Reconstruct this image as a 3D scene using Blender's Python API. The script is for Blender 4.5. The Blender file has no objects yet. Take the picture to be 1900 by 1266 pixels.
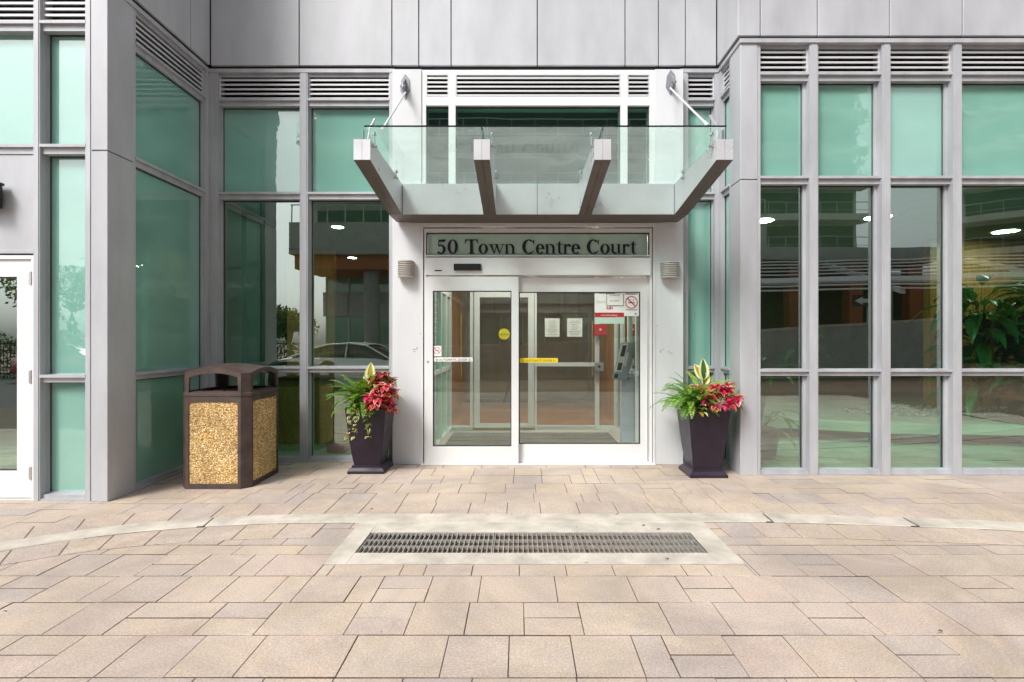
import bpy, bmesh, math, random
from mathutils import Vector, Matrix, noise
random.seed(7)
R = math.radians
# ------------------------------------------------------------------ camera, sky, sun, exposure
CX, CY, F, H = 964.0, 633.0, 950.0, 1.421       # picture measurements used to survey the place
W_, H_ = 1900.0, 1266.0
scene = bpy.context.scene
COL = scene.collection
cam_d = bpy.data.cameras.new('camera')
cam = bpy.data.objects.new('camera', cam_d); COL.objects.link(cam)
cam.location = (0, 0, H); cam.rotation_euler = (R(90), 0, 0)
cam_d.sensor_width = 36; cam_d.lens = 18.0
cam_d.shift_x = (W_/2-CX)/W_
cam_d.clip_start = 0.05; cam_d.clip_end = 1000
scene.camera = cam
SUN_EL, SUN_AZ = 48.0, -38.0     # sun stands behind the camera, to its left
world = bpy.data.worlds.new('World'); scene.world = world
world.use_nodes = True
nt = world.node_tree; nt.nodes.clear()
sky = nt.nodes.new('ShaderNodeTexSky'); sky.sky_type = 'NISHITA'; sky.sun_disc = False
sky.sun_elevation = R(SUN_EL); sky.sun_rotation = R(180-SUN_AZ)
sky.air_density = 1.0; sky.dust_density = 4.0; sky.ozone_density = 1.0
hs = nt.nodes.new('ShaderNodeHueSaturation'); hs.inputs['Saturation'].default_value = 0.16
bg = nt.nodes.new('ShaderNodeBackground'); bg.inputs['Strength'].default_value = 0.12
wo = nt.nodes.new('ShaderNodeOutputWorld')
nt.links.new(sky.outputs[0], hs.inputs['Color']); nt.links.new(hs.outputs[0], bg.inputs['Color'])
nt.links.new(bg.outputs[0], wo.inputs['Surface'])
sd = bpy.data.lights.new('sun', 'SUN'); sd.energy = 1.5; sd.angle = R(17); sd.color = (1, .965, .91)
sun = bpy.data.objects.new('sun', sd); COL.objects.link(sun)
d_ = Vector((math.sin(R(SUN_AZ))*math.cos(R(SUN_EL)), -math.cos(R(SUN_AZ))*math.cos(R(SUN_EL)), math.sin(R(SUN_EL))))
sun.rotation_euler = d_.to_track_quat('Z', 'Y').to_euler()
sun.location = d_*30
scene.view_settings.view_transform = 'Standard'; scene.view_settings.look = 'None'
scene.view_settings.exposure = 0.93; scene.view_settings.gamma = 1
scene.render.engine = 'CYCLES'
try:
    scene.cycles.max_bounces = 10; scene.cycles.transparent_max_bounces = 16
    scene.cycles.glossy_bounces = 4; scene.cycles.caustics_reflective = False; scene.cycles.caustics_refractive = False
    scene.cycles.sample_clamp_indirect = 6
except Exception: pass

def X(px, z): return (px-CX)*z/F
def Z(py, z): return H+(CY-py)*z/F

# ------------------------------------------------------------------ mesh helpers
ORG = {}
class MB:
    def __init__(s): s.v = []; s.f = []; s.m = []; s.sm = []
    def add(s, vs, fs, m=0, smooth=False):
        b = len(s.v); s.v += [tuple(v) for v in vs]
        for f in fs: s.f.append([b+i for i in f]); s.m.append(m); s.sm.append(smooth)
    def box(s, x0, x1, y0, y1, z0, z1, m=0):
        if x0 > x1: x0, x1 = x1, x0
        if y0 > y1: y0, y1 = y1, y0
        if z0 > z1: z0, z1 = z1, z0
        s.add([(x0,y0,z0),(x1,y0,z0),(x1,y1,z0),(x0,y1,z0),(x0,y0,z1),(x1,y0,z1),(x1,y1,z1),(x0,y1,z1)],
              [(0,3,2,1),(4,5,6,7),(0,1,5,4),(1,2,6,5),(2,3,7,6),(3,0,4,7)], m)
    def hexa(s, p, m=0):   # eight corners, bottom four then top four
        s.add(p, [(0,3,2,1),(4,5,6,7),(0,1,5,4),(1,2,6,5),(2,3,7,6),(3,0,4,7)], m)
    def quad(s, a, b, c, d, m=0): s.add([a,b,c,d], [(0,1,2,3)], m)
    def prism(s, pts, axis, a0, a1, m=0):  # pts 2-D polygon, extruded along axis 'x','y','z'
        n = len(pts)
        def P(p, a): return (a,p[0],p[1]) if axis=='x' else (p[0],a,p[1]) if axis=='y' else (p[0],p[1],a)
        vs = [P(p,a0) for p in pts]+[P(p,a1) for p in pts]
        s.add(vs, [tuple(range(n-1,-1,-1)), tuple(range(n,2*n))]+[(i,(i+1)%n,n+(i+1)%n,n+i) for i in range(n)], m)
    def tube(s, pts, r, n=8, m=0, cap=True, smooth=True):
        pts = [Vector(p) for p in pts]; k = len(pts)
        rs = r if isinstance(r, (list,tuple)) else [r]*k
        vs = []
        t0 = (pts[1]-pts[0]).normalized()
        up = Vector((0,0,1)) if abs(t0.z) < .9 else Vector((1,0,0))
        a = t0.cross(up).normalized()
        for i in range(k):
            t = (pts[min(i+1,k-1)]-pts[max(i-1,0)]).normalized()
            a = (a-t*a.dot(t)).normalized(); b = t.cross(a)
            for j in range(n):
                q = 2*math.pi*j/n
                vs.append(pts[i]+(a*math.cos(q)+b*math.sin(q))*rs[i])
        fs = [(i*n+j, i*n+(j+1)%n, (i+1)*n+(j+1)%n, (i+1)*n+j) for i in range(k-1) for j in range(n)]
        s.add(vs, fs, m, smooth)
        if cap:
            s.add(vs[:n], [tuple(range(n-1,-1,-1))], m); s.add(vs[-n:], [tuple(range(n))], m)
    def grid(s, rows, m=0, smooth=True, close=False):
        nr = len(rows); nc = len(rows[0]); vs = [p for r in rows for p in r]
        cc = nc if close else nc-1
        s.add(vs, [(i*nc+j, i*nc+(j+1)%nc, (i+1)*nc+(j+1)%nc, (i+1)*nc+j) for i in range(nr-1) for j in range(cc)], m, smooth)
    def disc(s, c, r, axis='z', n=20, m=0, ry=None):
        ry = ry or r; vs = []
        for j in range(n):
            q = 2*math.pi*j/n; u, w = math.cos(q)*r, math.sin(q)*ry
            vs.append((c[0]+u,c[1]+w,c[2]) if axis=='z' else (c[0]+u,c[1],c[2]+w) if axis=='y' else (c[0],c[1]+u,c[2]+w))
        s.add(vs, [tuple(range(n))], m)
    def build(s, name, mats, parent=None, M=None, bevel=0, local=False):
        me = bpy.data.meshes.new(name)
        vs = s.v
        if M is not None: vs = [tuple(M @ Vector(v)) for v in vs]
        if parent is not None and not local:
            o0 = ORG[parent.name]; vs = [(v[0]-o0[0], v[1]-o0[1], v[2]-o0[2]) for v in vs]
        me.from_pydata(vs, [], s.f)
        if not isinstance(mats, (list,tuple)): mats = [mats]
        for mm in mats: me.materials.append(mm)
        me.polygons.foreach_set('material_index', s.m); me.polygons.foreach_set('use_smooth', s.sm)
        me.update()
        if M is not None and M.to_3x3().determinant() < 0: me.flip_normals()
        o = bpy.data.objects.new(name, me); COL.objects.link(o)
        if parent is not None: o.parent = parent; ORG[o.name] = ORG[parent.name]
        else: ORG[o.name] = (0,0,0)
        if bevel:
            bm = bmesh.new(); bm.from_mesh(me)
            es = [e for e in bm.edges if len(e.link_faces) == 2 and e.calc_face_angle(0) > .6]
            bmesh.ops.bevel(bm, geom=es, offset=bevel, segments=1, affect='EDGES', clamp_overlap=True)
            bm.to_mesh(me); bm.free()
        return o
def thing(name, label, cat, loc=(0,0,0), group=None, rz=0):
    o = bpy.data.objects.new(name, None); COL.objects.link(o); o.location = loc; o.rotation_euler = (0,0,rz)
    o.empty_display_size = .1
    o['label'] = label; o['category'] = cat
    if group: o['group'] = group
    ORG[o.name] = tuple(loc); return o
def tag(o, label, cat, group=None, kind=None):
    o['label'] = label; o['category'] = cat
    if group: o['group'] = group
    if kind: o['kind'] = kind
    return o
def struct(o): o['kind'] = 'structure'; return o
def copy_tree(o, parent=None):
    c = o.copy(); COL.objects.link(c); ORG[c.name] = ORG.get(o.name,(0,0,0))
    if parent: c.parent = parent
    for ch in [q for q in bpy.data.objects if q.parent == o]: copy_tree(ch, c)
    return c

# ------------------------------------------------------------------ materials
def newmat(name):
    m = bpy.data.materials.new(name); m.use_nodes = True
    nt = m.node_tree; nt.nodes.clear()
    out = nt.nodes.new('ShaderNodeOutputMaterial'); p = nt.nodes.new('ShaderNodeBsdfPrincipled')
    nt.links.new(p.outputs[0], out.inputs['Surface'])
    return m, nt, p, out
def N(nt, t, **kw):
    n = nt.nodes.new(t)
    for k, v in kw.items():
        if k in n.inputs: n.inputs[k].default_value = v
        else: setattr(n, k, v)
    return n
def simple(name, col, rough=.5, metal=0, var=.08, scale=6, bump=0, bscale=60, spec=.5, coat=0, stretch=None, rvar=0):
    m, nt, p, out = newmat(name)
    p.inputs['Roughness'].default_value = rough; p.inputs['Metallic'].default_value = metal
    p.inputs['Specular IOR Level'].default_value = spec; p.inputs['Coat Weight'].default_value = coat
    tc = N(nt, 'ShaderNodeTexCoord'); mp = N(nt, 'ShaderNodeMapping')
    if stretch: mp.inputs['Scale'].default_value = stretch
    nt.links.new(tc.outputs['Object'], mp.inputs[0])
    no = N(nt, 'ShaderNodeTexNoise', Scale=scale, Detail=5.0, Roughness=.6); nt.links.new(mp.outputs[0], no.inputs['Vector'])
    mr = N(nt, 'ShaderNodeMapRange'); mr.inputs[1].default_value=.3; mr.inputs[2].default_value=.7
    mr.inputs[3].default_value = 1-var; mr.inputs[4].default_value = 1+var
    nt.links.new(no.outputs[0], mr.inputs[0])
    mx = N(nt, 'ShaderNodeMix', data_type='RGBA', blend_type='MULTIPLY'); mx.inputs[0].default_value = 1
    mx.inputs[6].default_value = (*col, 1); nt.links.new(mr.outputs[0], mx.inputs[7])
    nt.links.new(mx.outputs[2], p.inputs['Base Color'])
    if rvar:
        m2 = N(nt, 'ShaderNodeMapRange'); m2.inputs[1].default_value=.3; m2.inputs[2].default_value=.7
        m2.inputs[3].default_value = max(.02,rough-rvar); m2.inputs[4].default_value = min(1,rough+rvar)
        nt.links.new(no.outputs[0], m2.inputs[0]); nt.links.new(m2.outputs[0], p.inputs['Roughness'])
    if bump:
        nb = N(nt, 'ShaderNodeTexNoise', Scale=bscale, Detail=6.0); nt.links.new(mp.outputs[0], nb.inputs['Vector'])
        bp = N(nt, 'ShaderNodeBump', Strength=bump, Distance=.01); nt.links.new(nb.outputs[0], bp.inputs['Height'])
        nt.links.new(bp.outputs[0], p.inputs['Normal'])
    return m
def emis(name, col, s):
    m, nt, p, out = newmat(name); p.inputs['Base Color'].default_value = (*col,1)
    p.inputs['Emission Color'].default_value = (*col,1); p.inputs['Emission Strength'].default_value = s
    return m
def glass(name, tint, a=.12, rough=.0, wav=.0012, milk=0, milkcol=(.8,.85,.82), power=4, wscale=1.1):
    m = bpy.data.materials.new(name); m.use_nodes = True; nt = m.node_tree; nt.nodes.clear()
    out = N(nt, 'ShaderNodeOutputMaterial')
    tr = N(nt, 'ShaderNodeBsdfTransparent'); tr.inputs[0].default_value = (*tint,1)
    gl = N(nt, 'ShaderNodeBsdfGlossy', Roughness=rough); gl.inputs[0].default_value = (.86,.98,.93,1)
    lw = N(nt, 'ShaderNodeLayerWeight', Blend=.5)
    pw = N(nt, 'ShaderNodeMath', operation='POWER'); pw.inputs[1].default_value = power
    nt.links.new(lw.outputs['Facing'], pw.inputs[0])
    ma = N(nt, 'ShaderNodeMath', operation='MULTIPLY_ADD'); ma.inputs[1].default_value = 1-a; ma.inputs[2].default_value = a
    nt.links.new(pw.outputs[0], ma.inputs[0])
    tc = N(nt, 'ShaderNodeTexCoord'); no = N(nt, 'ShaderNodeTexNoise', Scale=wscale, Detail=1.0)
    nt.links.new(tc.outputs['Object'], no.inputs['Vector'])
    bp = N(nt, 'ShaderNodeBump', Strength=1.0, Distance=wav); nt.links.new(no.outputs[0], bp.inputs['Height'])
    nt.links.new(bp.outputs[0], gl.inputs['Normal'])
    mx = N(nt, 'ShaderNodeMixShader'); nt.links.new(ma.outputs[0], mx.inputs[0])
    src = tr
    if milk:
        df = N(nt, 'ShaderNodeBsdfDiffuse'); df.inputs[0].default_value = (*milkcol,1)
        tl = N(nt, 'ShaderNodeBsdfTranslucent'); tl.inputs[0].default_value = (*milkcol,1)
        ad = N(nt, 'ShaderNodeMixShader'); ad.inputs[0].default_value=.65
        nt.links.new(df.outputs[0], ad.inputs[1]); nt.links.new(tl.outputs[0], ad.inputs[2])
        m2 = N(nt, 'ShaderNodeMixShader')
        n2 = N(nt, 'ShaderNodeTexNoise', Scale=3.5, Detail=3.0, Roughness=.5); mp = N(nt,'ShaderNodeMapping'); mp.inputs['Scale'].default_value=(1,1.3,1)
        nt.links.new(tc.outputs['Object'], mp.inputs[0]); nt.links.new(mp.outputs[0], n2.inputs['Vector'])
        mr = N(nt, 'ShaderNodeMapRange'); mr.inputs[1].default_value=.3; mr.inputs[2].default_value=.75
        mr.inputs[3].default_value=milk*.8; mr.inputs[4].default_value=milk*1.3; nt.links.new(n2.outputs[0], mr.inputs[0])
        nt.links.new(mr.outputs[0], m2.inputs[0]); nt.links.new(tr.outputs[0], m2.inputs[1]); nt.links.new(ad.outputs[0], m2.inputs[2])
        src = m2
    nt.links.new(src.outputs[0], mx.inputs[1]); nt.links.new(gl.outputs[0], mx.inputs[2])
    nt.links.new(mx.outputs[0], out.inputs['Surface'])
    return m
def spandrel_mat(name, col, a=.10, power=4):
    # glass with an opaque green coat on its back: diffuse green under a mirror-smooth face
    m = bpy.data.materials.new(name); m.use_nodes = True; nt = m.node_tree; nt.nodes.clear()
    out = N(nt, 'ShaderNodeOutputMaterial'); df = N(nt, 'ShaderNodeBsdfDiffuse')
    tc = N(nt, 'ShaderNodeTexCoord'); mp = N(nt, 'ShaderNodeMapping'); mp.inputs['Scale'].default_value = (1,1,1.6)
    nt.links.new(tc.outputs['Object'], mp.inputs[0])
    no = N(nt, 'ShaderNodeTexNoise', Scale=1.4, Detail=4.0); nt.links.new(mp.outputs[0], no.inputs['Vector'])
    mr = N(nt, 'ShaderNodeMapRange'); mr.inputs[1].default_value=.3; mr.inputs[2].default_value=.7; mr.inputs[3].default_value=.92; mr.inputs[4].default_value=1.08
    nt.links.new(no.outputs[0], mr.inputs[0])
    mc = N(nt, 'ShaderNodeMix', data_type='RGBA', blend_type='MULTIPLY'); mc.inputs[0].default_value=1; mc.inputs[6].default_value=(*col,1)
    nt.links.new(mr.outputs[0], mc.inputs[7]); nt.links.new(mc.outputs[2], df.inputs[0])
    gl = N(nt, 'ShaderNodeBsdfGlossy', Roughness=.012); gl.inputs[0].default_value=(.92,.96,.96,1)
    bp = N(nt, 'ShaderNodeBump', Strength=1.0, Distance=.004); nt.links.new(no.outputs[0], bp.inputs['Height']); nt.links.new(bp.outputs[0], gl.inputs['Normal'])
    lw = N(nt, 'ShaderNodeLayerWeight', Blend=.5); pw = N(nt, 'ShaderNodeMath', operation='POWER'); pw.inputs[1].default_value=power
    nt.links.new(lw.outputs['Facing'], pw.inputs[0])
    ma = N(nt, 'ShaderNodeMath', operation='MULTIPLY_ADD'); ma.inputs[1].default_value=.9-a; ma.inputs[2].default_value=a
    nt.links.new(pw.outputs[0], ma.inputs[0]); mx = N(nt, 'ShaderNodeMixShader'); nt.links.new(ma.outputs[0], mx.inputs[0])
    nt.links.new(df.outputs[0], mx.inputs[1]); nt.links.new(gl.outputs[0], mx.inputs[2]); nt.links.new(mx.outputs[0], out.inputs['Surface'])
    return m
def paver_mat():
    m, nt, p, out = newmat('paver'); p.inputs['Roughness'].default_value=.82; p.inputs['Specular IOR Level'].default_value=.3
    ge = N(nt, 'ShaderNodeNewGeometry'); cr = N(nt, 'ShaderNodeValToRGB')
    e = cr.color_ramp.elements; cols = [(0,(0.467,0.372,0.297)),(.2,(0.488,0.397,0.309)),(.38,(0.467,0.366,0.306)),(.52,(0.438,0.362,0.318)),(.64,(0.501,0.405,0.306)),(.8,(0.470,0.380,0.318)),(.9,(0.403,0.345,0.318)),(1,(0.488,0.387,0.313))]
    e[0].position=0; e[0].color=(*cols[0][1],1); e[1].position=1; e[1].color=(*cols[-1][1],1)
    for q,c in cols[1:-1]:
        x = cr.color_ramp.elements.new(q); x.color=(*c,1)
    nt.links.new(ge.outputs['Random Per Island'], cr.inputs[0])
    tc = N(nt, 'ShaderNodeTexCoord')
    n1 = N(nt,'ShaderNodeTexNoise',Scale=5.0,Detail=6.0,Roughness=.65); n2 = N(nt,'ShaderNodeTexNoise',Scale=105.0,Detail=5.0,Roughness=.75)
    n3 = N(nt,'ShaderNodeTexVoronoi',Scale=95.0)
    for n in (n1,n2,n3): nt.links.new(tc.outputs['Object'], n.inputs['Vector'])
    # mottled cloudiness inside each stone, greyer and redder blends
    mr = N(nt,'ShaderNodeMapRange'); mr.inputs[1].default_value=.35; mr.inputs[2].default_value=.7; nt.links.new(n1.outputs[0], mr.inputs[0])
    ma = N(nt,'ShaderNodeMix',data_type='RGBA'); ma.inputs[7].default_value=(.41,.355,.33,1); 
    sc = N(nt,'ShaderNodeMath',operation='MULTIPLY'); sc.inputs[1].default_value=.6; nt.links.new(mr.outputs[0], sc.inputs[0])
    nt.links.new(sc.outputs[0], ma.inputs[0]); nt.links.new(cr.outputs[0], ma.inputs[6])
    m2 = N(nt,'ShaderNodeMapRange'); m2.inputs[1].default_value=.3; m2.inputs[2].default_value=.7; m2.inputs[3].default_value=.66; m2.inputs[4].default_value=1.32
    nt.links.new(n2.outputs[0], m2.inputs[0])
    mb = N(nt,'ShaderNodeMix',data_type='RGBA',blend_type='MULTIPLY'); mb.inputs[0].default_value=1
    nt.links.new(ma.outputs[2], mb.inputs[6]); nt.links.new(m2.outputs[0], mb.inputs[7])
    # dark specks
    m3 = N(nt,'ShaderNodeMapRange'); m3.inputs[1].default_value=.03; m3.inputs[2].default_value=.16; m3.inputs[3].default_value=.74; m3.inputs[4].default_value=1
    nt.links.new(n3.outputs['Distance'], m3.inputs[0])
    mc = N(nt,'ShaderNodeMix',data_type='RGBA',blend_type='MULTIPLY'); mc.inputs[0].default_value=.9
    nt.links.new(mb.outputs[2], mc.inputs[6]); nt.links.new(m3.outputs[0], mc.inputs[7])
    # stains with a shape of their own
    n4 = N(nt,'ShaderNodeTexNoise',Scale=1.1,Detail=7.0,Roughness=.7,Distortion=.6); nt.links.new(tc.outputs['Object'], n4.inputs['Vector'])
    m4 = N(nt,'ShaderNodeMapRange'); m4.inputs[1].default_value=.38; m4.inputs[2].default_value=.62; m4.inputs[3].default_value=.80; m4.inputs[4].default_value=1.08
    nt.links.new(n4.outputs[0], m4.inputs[0])
    md = N(nt,'ShaderNodeMix',data_type='RGBA',blend_type='MULTIPLY'); md.inputs[0].default_value=1
    nt.links.new(mc.outputs[2], md.inputs[6]); nt.links.new(m4.outputs[0], md.inputs[7])
    nt.links.new(md.outputs[2], p.inputs['Base Color'])
    bp = N(nt,'ShaderNodeBump',Strength=.35,Distance=.004); nt.links.new(n2.outputs[0], bp.inputs['Height']); nt.links.new(bp.outputs[0], p.inputs['Normal'])
    return m
def aggregate_mat():
    m, nt, p, out = newmat('exposed_aggregate'); p.inputs['Roughness'].default_value=.6
    ge = N(nt,'ShaderNodeNewGeometry'); cr = N(nt,'ShaderNodeValToRGB'); e=cr.color_ramp.elements; e[0].color=(.26,.13,.03,1); e[1].color=(.98,.88,.58,1)
    for q,c in ((.15,(.62,.38,.12)),(.4,(.74,.50,.19)),(.7,(.85,.62,.27))):
        x=cr.color_ramp.elements.new(q); x.color=(*c,1)
    nt.links.new(ge.outputs['Random Per Island'], cr.inputs[0])
    tc = N(nt,'ShaderNodeTexCoord'); n1 = N(nt,'ShaderNodeTexNoise',Scale=4.0,Detail=3.0); nt.links.new(tc.outputs['Object'], n1.inputs['Vector'])
    m1 = N(nt,'ShaderNodeMapRange'); m1.inputs[1].default_value=.35; m1.inputs[2].default_value=.65; m1.inputs[3].default_value=.78; m1.inputs[4].default_value=1.12
    nt.links.new(n1.outputs[0], m1.inputs[0])
    m2 = N(nt,'ShaderNodeMix',data_type='RGBA',blend_type='MULTIPLY'); m2.inputs[0].default_value=1
    nt.links.new(cr.outputs[0], m2.inputs[6]); nt.links.new(m1.outputs[0], m2.inputs[7]); nt.links.new(m2.outputs[2], p.inputs['Base Color'])
    return m
def paving_far_mat():
    m, nt, p, out = newmat('far_paving'); p.inputs['Roughness'].default_value=.85
    tc = N(nt,'ShaderNodeTexCoord'); b = N(nt,'ShaderNodeTexBrick'); nt.links.new(tc.outputs['Object'], b.inputs['Vector'])
    b.inputs['Scale'].default_value=1.6; b.inputs['Color1'].default_value=(.20,.115,.08,1); b.inputs['Color2'].default_value=(.26,.16,.115,1); b.inputs['Mortar'].default_value=(.05,.035,.03,1); b.inputs['Mortar Size'].default_value=.012
    nt.links.new(b.outputs[0], p.inputs['Base Color']); return m
def wood_mat(name, c1, c2):
    m, nt, p, out = newmat(name); p.inputs['Roughness'].default_value=.4
    tc = N(nt,'ShaderNodeTexCoord'); mp=N(nt,'ShaderNodeMapping'); mp.inputs['Scale'].default_value=(6,6,.6); nt.links.new(tc.outputs['Object'], mp.inputs[0])
    no=N(nt,'ShaderNodeTexNoise',Scale=4.0,Detail=6.0,Distortion=.8); nt.links.new(mp.outputs[0], no.inputs['Vector'])
    cr=N(nt,'ShaderNodeValToRGB'); cr.color_ramp.elements[0].position=.3; cr.color_ramp.elements[1].position=.7
    cr.color_ramp.elements[0].color=(*c1,1); cr.color_ramp.elements[1].color=(*c2,1); nt.links.new(no.outputs[0], cr.inputs[0]); nt.links.new(cr.outputs[0], p.inputs['Base Color'])
    return m
def leafmat(name, c, rough=.45, tl=.35, var=.25):
    m = simple(name, c, rough, 0, var, 30)
    nt = m.node_tree; p = [n for n in nt.nodes if n.type=='BSDF_PRINCIPLED'][0]; out=[n for n in nt.nodes if n.type=='OUTPUT_MATERIAL'][0]
    t = N(nt,'ShaderNodeBsdfTranslucent'); t.inputs[0].default_value=(min(1,c[0]*1.5),min(1,c[1]*1.5),c[2],1)
    mx = N(nt,'ShaderNodeMixShader'); mx.inputs[0].default_value=tl
    nt.links.new(p.outputs[0], mx.inputs[1]); nt.links.new(t.outputs[0], mx.inputs[2]); nt.links.new(mx.outputs[0], out.inputs['Surface'])
    return m

M_ = {}
M_['metal'] = simple('silver_painted_aluminium', (.445,.455,.485), .5, .15, .14, 5.0, .03, 160, rvar=.06, stretch=(1,1,.25))
M_['fascia'] = simple('silver_composite_panel', (.46,.47,.50), .55, .12, .14, 2.2, .2, 1.3, rvar=.05, stretch=(1,1,.35))
M_['white'] = simple('white_painted_metal', (.76,.765,.775), .38, 0, .03, 3, .03, 120)
M_['pier'] = simple('pale_portal_panel', (.66,.675,.70), .5, .0, .06, 3.0, .2, 1.5, rvar=.05, stretch=(1,1,.3))
M_['doorwhite'] = simple('white_door_paint', (.74,.745,.755), .3, 0, .03, 4)
M_['canopy'] = simple('canopy_silver', (.68,.69,.72), .33, .3, .05, 2.5, rvar=.08)
M_['seam'] = simple('black_seam', (.02,.02,.022), .6)
M_['gasket'] = simple('dark_gasket', (.03,.035,.035), .5)
M_['dark'] = simple('dark_void', (.012,.012,.012), .9)
M_['slat'] = simple('louvre_slat', (.62,.62,.64), .4, .2, .05)
M_['frost'] = spandrel_mat('green_backed_glass', (.225,.465,.39), .17, 3)
M_['glass'] = glass('window_glass', (.50,.88,.69), .32)
M_['doorglass'] = glass('door_glass', (.86,.93,.89), .19)
M_['clearglass'] = glass('clear_glass', (.9,.96,.93), .10)
M_['transomglass'] = glass('transom_glass', (.86,.95,.90), .16)
M_['bronze'] = simple('bronze_soffit', (.13,.105,.09), .45, .35, .1, 4)
M_['transback'] = simple('transom_reflection', (.78,.84,.78), .6, 0, .12, 1.2)  # pale green of a reflection put into the colour
M_['canglass'] = glass('canopy_glass', (.76,.92,.86), .035, milk=.24, milkcol=(.74,.86,.82), wav=.0005, power=5)
M_['paver'] = paver_mat(); M_['farpaving'] = paving_far_mat()
M_['joint'] = simple('joint_sand', (.13,.095,.07), .95, 0, .4, 40, .4, 200)
M_['concrete'] = simple('pale_concrete', (.47,.43,.375), .85, 0, .28, 4, .25, 150)
M_['concrete2'] = simple('grey_concrete', (.32,.335,.33), .85, 0, .2, 2, .25, 80)
M_['galv'] = simple('galvanised_steel', (.42,.41,.38), .5, .45, .2, 20)
M_['rust'] = simple('rusty_debris', (.10,.055,.035), .9, 0, .8, 25, .6, 60)
M_['bin'] = simple('brown_plastic', (.068,.045,.039), .55, 0, .4, 9, .12, 180)
M_['agg'] = aggregate_mat()
M_['pot'] = simple('dark_purple_glazed_pot', (.022,.014,.026), .38, 0, .3, 3, .05, 90, coat=.12, spec=.35, rvar=.1)
M_['soil'] = simple('potting_soil', (.03,.02,.014), .95, 0, .5, 50, .6, 90)
M_['black'] = simple('black_plastic', (.015,.015,.016), .35)
M_['ink'] = simple('black_lettering', (.012,.016,.018), .35)
M_['grey'] = simple('grey_metal_plate', (.26,.27,.30), .45, .2)
M_['steel'] = simple('brushed_steel', (.55,.55,.55), .3, .8)
M_['lamp'] = simple('beige_lamp_metal', (.52,.49,.45), .45, .15)
M_['paper'] = simple('white_paper', (.82,.82,.80), .7); M_['red'] = simple('red_print', (.50,.02,.03), .5)
M_['yellow'] = simple('yellow_plastic', (.85,.72,.03), .4); M_['brass'] = simple('brass_handle', (.75,.50,.12), .25, .8)
M_['pgrey'] = simple('grey_print', (.35,.36,.36), .7); M_['pgreen'] = simple('pale_green_print', (.45,.62,.52), .6)
M_['blue'] = simple('blue_grey_enamel', (.42,.47,.58), .4)
M_['mat'] = simple('ribbed_mat', (.13,.12,.11), .9, 0, .3, 30, .5, 200)
M_['tile'] = simple('lobby_tile', (.50,.46,.40), .3, 0, .1, 2); M_['tile2'] = simple('pale_lobby_tile', (.62,.62,.56), .25, 0, .08, 2)
M_['wood'] = wood_mat('orange_wood', (.45,.20,.05), (.66,.34,.10)); M_['wood2'] = wood_mat('dark_wood', (.10,.045,.02), (.2,.09,.04))
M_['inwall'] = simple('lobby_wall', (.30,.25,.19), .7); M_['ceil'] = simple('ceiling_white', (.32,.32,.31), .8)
M_['lamp_on'] = emis('lit_downlight', (1,.93,.80), 32)
M_['teal'] = simple('teal_blind', (.012,.05,.038), .5)
M_['galvd']=simple('dark_channel', (.05,.042,.038), .9, 0, .4, 20)
M_['wall_red']=simple('red_brown_cladding', (.36,.11,.04), .7, 0, .2, 2)
M_['mortar']=simple('brown_mortar', (.26,.15,.055), .9)
M_['terra']=simple('terracotta_tile', (.50,.20,.08), .3, 0, .15, 4)
M_['asphalt'] = simple('asphalt', (.055,.055,.058), .9, 0, .2, 30, .3, 200)
M_['carpaint'] = simple('silver_car_paint', (.72,.74,.75), .22, .2, .02, 3, coat=.6)
M_['redcar'] = simple('red_car_paint', (.45,.02,.02), .22, .1, .02, 3, coat=.6)
M_['tyre'] = simple('tyre', (.02,.02,.02), .85); M_['darkglass'] = simple('dark_glass', (.015,.02,.022), .05, 0, .0, 1, spec=.8)
M_['slab'] = simple('balcony_slab', (.58,.58,.56), .8, 0, .12, .5)
M_['bark'] = simple('bark', (.09,.06,.04), .9, 0, .3, 10, .6, 30)
M_['leaf'] = leafmat('tree_leaf', (.06,.13,.025)); M_['leafy'] = leafmat('yellow_leaf', (.35,.28,.03))
M_['fern'] = leafmat('fern_green', (.15,.34,.045)); M_['lime'] = leafmat('lime_green', (.42,.58,.08)); M_['dkleaf'] = leafmat('dark_leaf', (.035,.13,.03))
M_['cream'] = leafmat('cream_leaf', (.82,.80,.42), var=.1); M_['pink'] = leafmat('magenta_leaf', (.62,.015,.13), tl=.2, var=.15); M_['crim'] = leafmat('crimson_leaf', (.38,.02,.04), tl=.2)
M_['plum'] = leafmat('dusty_plum_leaf', (.35,.13,.16), tl=.2); M_['pebble'] = simple('pebble', (.55,.54,.50), .6, 0, .3, 9)
M_['leafin'] = leafmat('lobby_plant_leaf', (.05,.20,.05), .3)
# ================================================================== the ground
ZF, ZL, ZR, ZP = 6.0, 4.542, 5.418, 5.895         # depth of: recessed front, left wing, right wing, portal
XL = X(203, ZL); XR = X(1373, ZR)
def catmull(P, n=14):
    out = []
    for i in range(1, len(P)-2):
        p0,p1,p2,p3 = [Vector(q) for q in P[i-1:i+3]]
        for k in range(n):
            t = k/n
            out.append(.5*((2*p1)+(-p0+p2)*t+(2*p0-5*p1+4*p2-p3)*t*t+(-p0+3*p1-3*p2+p3)*t**3))
    out.append(Vector(P[-2])); return out
ctrl = [(-9,-1.4),(-6.6,1.25),(-5.0,2.62),(-3.67,3.58),(-2.95,3.97),(-2.0,4.165),(-1.0,4.19),(0,4.19),(1.0,4.195),(1.95,4.20),(3.15,4.09),(3.92,3.98),(6.0,3.5),(8.5,2.6),(11,1.2)]
curve = catmull(ctrl)
def offs(d):   # curve shifted towards the camera by d
    out = []
    for i, p in enumerate(curve):
        t = (curve[min(i+1,len(curve)-1)]-curve[max(i-1,0)]).normalized()
        out.append(Vector((p.x+t.y*d, p.y-t.x*d)))
    return out
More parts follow.
